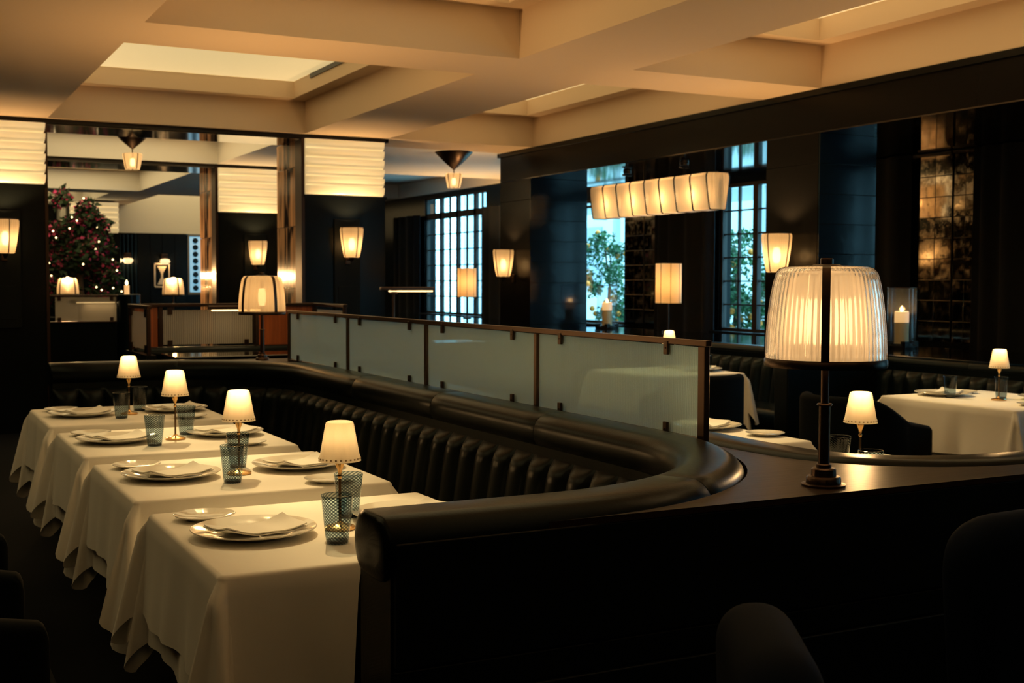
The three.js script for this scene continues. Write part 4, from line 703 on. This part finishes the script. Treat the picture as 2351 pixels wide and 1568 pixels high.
solo('service_counter', [rspan(3.3, 4.7, 0.83, 0.868, -9.98, -9.5, 0.006), span(3.35, 4.65, 0, 0.83, -9.95, -9.55)], M.lacquer, 'black service counter under the bar lamp that stands before the distant tall window', 'counter');
solo('low_partition', [rspan(2.75, 3.74, 0.86, 0.9, -17.1, -16.72, 0.006), span(2.8, 3.7, 0, 0.86, -17.06, -16.76)], M.lacquer, 'low dark partition carrying the small ribbed lamp before the panelled wall', 'partition');
solo('low_partition', [rspan(1.5, 2.6, 0.86, 0.9, -17.75, -17.36, 0.006), span(1.55, 2.55, 0, 0.86, -17.7, -17.4)], M.lacquer, 'low dark partition carrying the small ribbed lamp under the flowering tree', 'partition');
// ---------------------------------------------------------------- chairs
function tubChair(name, label, pos, turn, m) {
  const t = thing(name, label, 'chair', pos, turn, 'dark upholstered chairs');
  const pts = []; for (let i = 0; i <= 28; i++) { const a = PI * (-0.08 + (1.16 * i) / 28); pts.push([0.265 * cos(a), -0.02 - 0.27 * sin(a)]); }
  pts.unshift([pts[0][0] - 0.012, pts[0][1] + 0.14]); pts.push([pts[pts.length - 1][0] + 0.012, pts[pts.length - 1][1] + 0.14]);
  const back = sweep(roundRect(-0.035, 0.035, 0.4, 0.82, 0.033, 5), pts, { cap: 0.03, angle: 1.2 }), p = back.attributes.position;
  for (let i = 0; i < p.count; i++) { const f = Math.max(0, Math.min(1, (p.getZ(i) + 0.2) / 0.34)), k = (p.getY(i) - 0.4) / 0.42; p.setY(i, p.getY(i) - k * 0.15 * f * f * (3 - 2 * f)); } back.computeVertexNormals();
  part('backrest', crease(back, 1.2), m, t); part('seat', rbox(0.5, 0.13, 0.5, 0.05, 0, 0.405, 0.02, 4), m, t);
  for (const [x, z] of [[-0.2, 0.2], [0.2, 0.2], [-0.2, -0.2], [0.2, -0.2]]) part('leg', rod([x, 0.36, z], [x * 1.08, 0, z * 1.08], 0.016), M.blackMetal, t);
  return t;
}
const ch = tubChair('tub_chair', 'dark tub chair drawn up to the front table', [0.08, 0, ZT[0]], PI / 2, M.velvet);
['second', 'third', 'fourth'].forEach((w, i) => dup(ch, [0.07, 0, ZT[i + 1]], PI / 2 + rr(-0.08, 0.08), `dark tub chair drawn up to the ${w} table of the booth row`));
dup(ch, [4.5, 0, -4.75], PI / 2, 'dark chair between the small lit lamp and the table before the blue banquette'); dup(ch, [4.55, 0, -6.3], PI, 'dark chair at the table with two pale blue glasses');
dup(ch, [5.45, 0, -3.75], PI, 'dark chair at the near end of the table before the blue banquette');
function diningChair(label, pos, turn, m) {
  const t = thing('velvet_chair', label, 'chair', pos, turn, 'blue velvet chairs in front of the partition');
  const s = new THREE.Shape(); s.moveTo(-0.22, 0); s.lineTo(0.22, 0); s.lineTo(0.235, 0.36); s.bezierCurveTo(0.238, 0.46, 0.2, 0.5, 0.1, 0.505); s.lineTo(-0.1, 0.505); s.bezierCurveTo(-0.2, 0.5, -0.238, 0.46, -0.235, 0.36); s.lineTo(-0.22, 0);
  const g = new THREE.ExtrudeGeometry(s, { depth: 0.012, bevelEnabled: true, bevelSize: 0.055, bevelThickness: 0.055, bevelOffset: -0.055, bevelSegments: 8, curveSegments: 14 }); g.rotateX(-0.05); T(planarUV(g), 0, 0.4, -0.25);
  part('backrest', crease(mergeVertices(g, 1e-4), 1.2), m, t); part('seat', rbox(0.46, 0.1, 0.46, 0.04, 0, 0.42, 0, 4), m, t);
  for (const [x, z] of [[-0.18, 0.18], [0.18, 0.18], [-0.18, -0.18], [0.18, -0.18]]) part('leg', rod([x, 0.38, z], [x * 1.1, 0, z * 1.1], 0.016), M.blackMetal, t);
  return t;
}
const vc = diningChair('navy velvet chair back seen almost edge-on, low in front of the partition', [1.38, -0.02, -1.265], Math.atan2(1.16, -1.44) - PI / 2 + 0.13, M.velvetBlue);
dup(vc, [2.237, -0.012, -1.57], 0.06, 'dark square shouldered velvet chair back, in front of the partition below the largest lamp'); 

// ---------------------------------------------------------------- what shows through the opening, far off
{
  const t = thing('flowering_tree', 'indoor bougainvillea tree with crimson flowers and added glowing dots', 'tree', [2.72, 0, -19.6]);
  part('planter', revolve([[0, 0], [0.28, 0], [0.34, 0.7], [0.36, 0.74], [0.3, 0.74], [0, 0.7]], 28), M.bronzeDark, t);
  part('trunk', [rod([0, 0.6, 0], [-0.05, 1.5, 0], 0.05), rod([-0.05, 1.5, 0], [-0.35, 2.3, 0.1], 0.03), rod([-0.05, 1.4, 0], [0.25, 2.1, 0], 0.03)], M.bark, t);
  const list = []; for (let i = 0; i < 40; i++) { const y = rr(1.1, 2.5), w = 0.42 - 0.1 * Math.max(0, y - 2); list.push([rr(-w - 0.15, w - 0.1 * (y > 2.2 ? 2 : 0)), y, rr(-0.3, 0.3), rr(0.1, 0.2)]); } list.push([0.3, 1.95, 0.1, 0.16], [0.36, 1.6, 0.1, 0.12], [0.4, 1.25, 0.1, 0.1], [-0.3, 2.62, 0, 0.16]);
  foliage(t, 'foliage', 5200, blob(list), M.darkLeaf, leafGeo, [0.6, 1.3]); const petal = (() => { const g = leafGeo.clone(); g.scale(0.9, 1.2, 0.55); return g; })();
  foliage(t, 'flowers', 2600, blob(list), M.magenta, petal, [0.6, 1.3], 0.5);
  const bg = new THREE.SphereGeometry(0.014, 8, 6); for (let i = 0; i < 26; i++) { const b = part('bulb', bg, M.bulb, t), p = blob(list)(); b.position.set(p[0] * 1.05, p[1], p[2] + 0.22); }  // added glowing dots stand for lamp reflections among the leaves
}
{
  const t = thing('candle', 'lit candle on the rounded end of the far partition', 'candle', [2.42, 1.24, -14.08]);
  part('wax_body', cyl(0.028, 0, 0.1), M.waxGlow, t); part('flame', revolve([[0, 0.1], [0.012, 0.11], [0.016, 0.13], [0.006, 0.155], [0, 0.165]], 12), M.flame, t); bulbLight(t, 0, 0.14, 0, 0.05, AMBER);
}
struct('wall_frieze', span(3.0, 8.2, 2.32, 3.3, -25, -24.4), M.plasterWhite);
{
  const p = struct('wall_panelled', span(4.4, 5.35, 0, 2.32, -25, -24.4), M.lacquer);
  for (let i = 0; i < 4; i++) part('panel', rspan(4.4 + i * 0.2375 + 0.003, 4.4 + (i + 1) * 0.2375 - 0.003, 0, 2.318, -24.41, -24.38, 0.004), M.lacquer, p);
  const s = thing('slatted_screen', 'screen of glossy dark upright tubes reflecting orange globes', 'screen', [4.15, 0, -24.4]); part('backing', span(-0.27, 0.24, 0, 2.3, -0.1, -0.07), M.lacquer, s); for (let i = 0; i < 7; i++) part('tube', cyl(0.033, 0, 2.3, -0.23 + i * 0.075, 0, 20), M.blueTile, s);
  const globe = (label, x, y) => { const g = thing('globe_lamp', label, 'wall lamp', [x, y, -24.26], 0, 'small orange globe lamps'); part('bracket', [rbox(0.12, 0.1, 0.1, 0.01, 0, 0.1, -0.06), rod([0, 0.08, -0.02], [0, 0.05, 0.0], 0.012)], M.bronzeDark, g); const q = part('glass_globe', revolve([[0, -0.06], [0.06, -0.055], [0.1, 0], [0.08, 0.045], [0, 0.055]], 24, null, 1), M.bulbSoft, g); bulbLight(g, 0, 0, 0, 0.25, AMBER); };
  globe('orange globe lamp over the slatted screen, next to its twin by the flowers', 4.0, 1.77); globe('orange globe lamp on the slatted screen, closer to the panelled wall', 4.2, 1.78); globe('orange globe lamp above the small framed picture', 4.9, 1.77);
  const f = thing('framed_picture', 'small framed picture with a white hourglass shape on black', 'picture', [4.86, 1.5, -24.37]); part('frame', [rspan(-0.15, 0.15, -0.24, -0.21, 0, 0.02, 0.004), rspan(-0.15, 0.15, 0.21, 0.24, 0, 0.02, 0.004), rspan(-0.15, -0.125, -0.24, 0.24, 0, 0.02, 0.004), rspan(0.125, 0.15, -0.24, 0.24, 0, 0.02, 0.004)], M.china, f); part('print_ground', span(-0.125, 0.125, -0.21, 0.21, 0, 0.006), M.lacquer, f);
  const sh = new THREE.Shape([[-0.09, 0.18], [0.09, 0.18], [0.02, 0.04], [0.02, -0.04], [0.09, -0.18], [-0.09, -0.18], [-0.02, -0.04], [-0.02, 0.04]].map((q) => new THREE.Vector2(...q))); part('printed_shape', T(new THREE.ExtrudeGeometry(sh, { depth: 0.002, bevelEnabled: false }), 0, 0, 0.006), M.china, f);
  const w = thing('patterned_window', 'blue window with two columns of round dark motifs, beside the second marble slab', 'window', [5.6, 1.72, -24.39]); const lit = glow([0.12, 0.5, 0.75], 0.75); part('glowing_glass', span(-0.2, 0.2, -0.55, 0.55, 0, 0.01), lit, w); part('frame', [rspan(-0.23, -0.2, -0.58, 0.58, 0, 0.03, 0.004), rspan(0.2, 0.23, -0.58, 0.58, 0, 0.03, 0.004), rspan(-0.23, 0.23, -0.6, -0.56, 0, 0.03, 0.004), rspan(-0.23, 0.23, 0.56, 0.6, 0, 0.03, 0.004)], M.greyMetal, w);  // glass emits its own blue in place of daylight from behind
  for (let r = 0; r < 8; r++) for (let c = 0; c < 2; c++) part('round_motif', new THREE.CylinderGeometry(0.055, 0.055, 0.012, 18).rotateX(PI / 2).translate(-0.085 + c * 0.17, 0.47 - r * 0.134, 0.014), M.blueTile, w);
}
renderer.render(scene, camera);
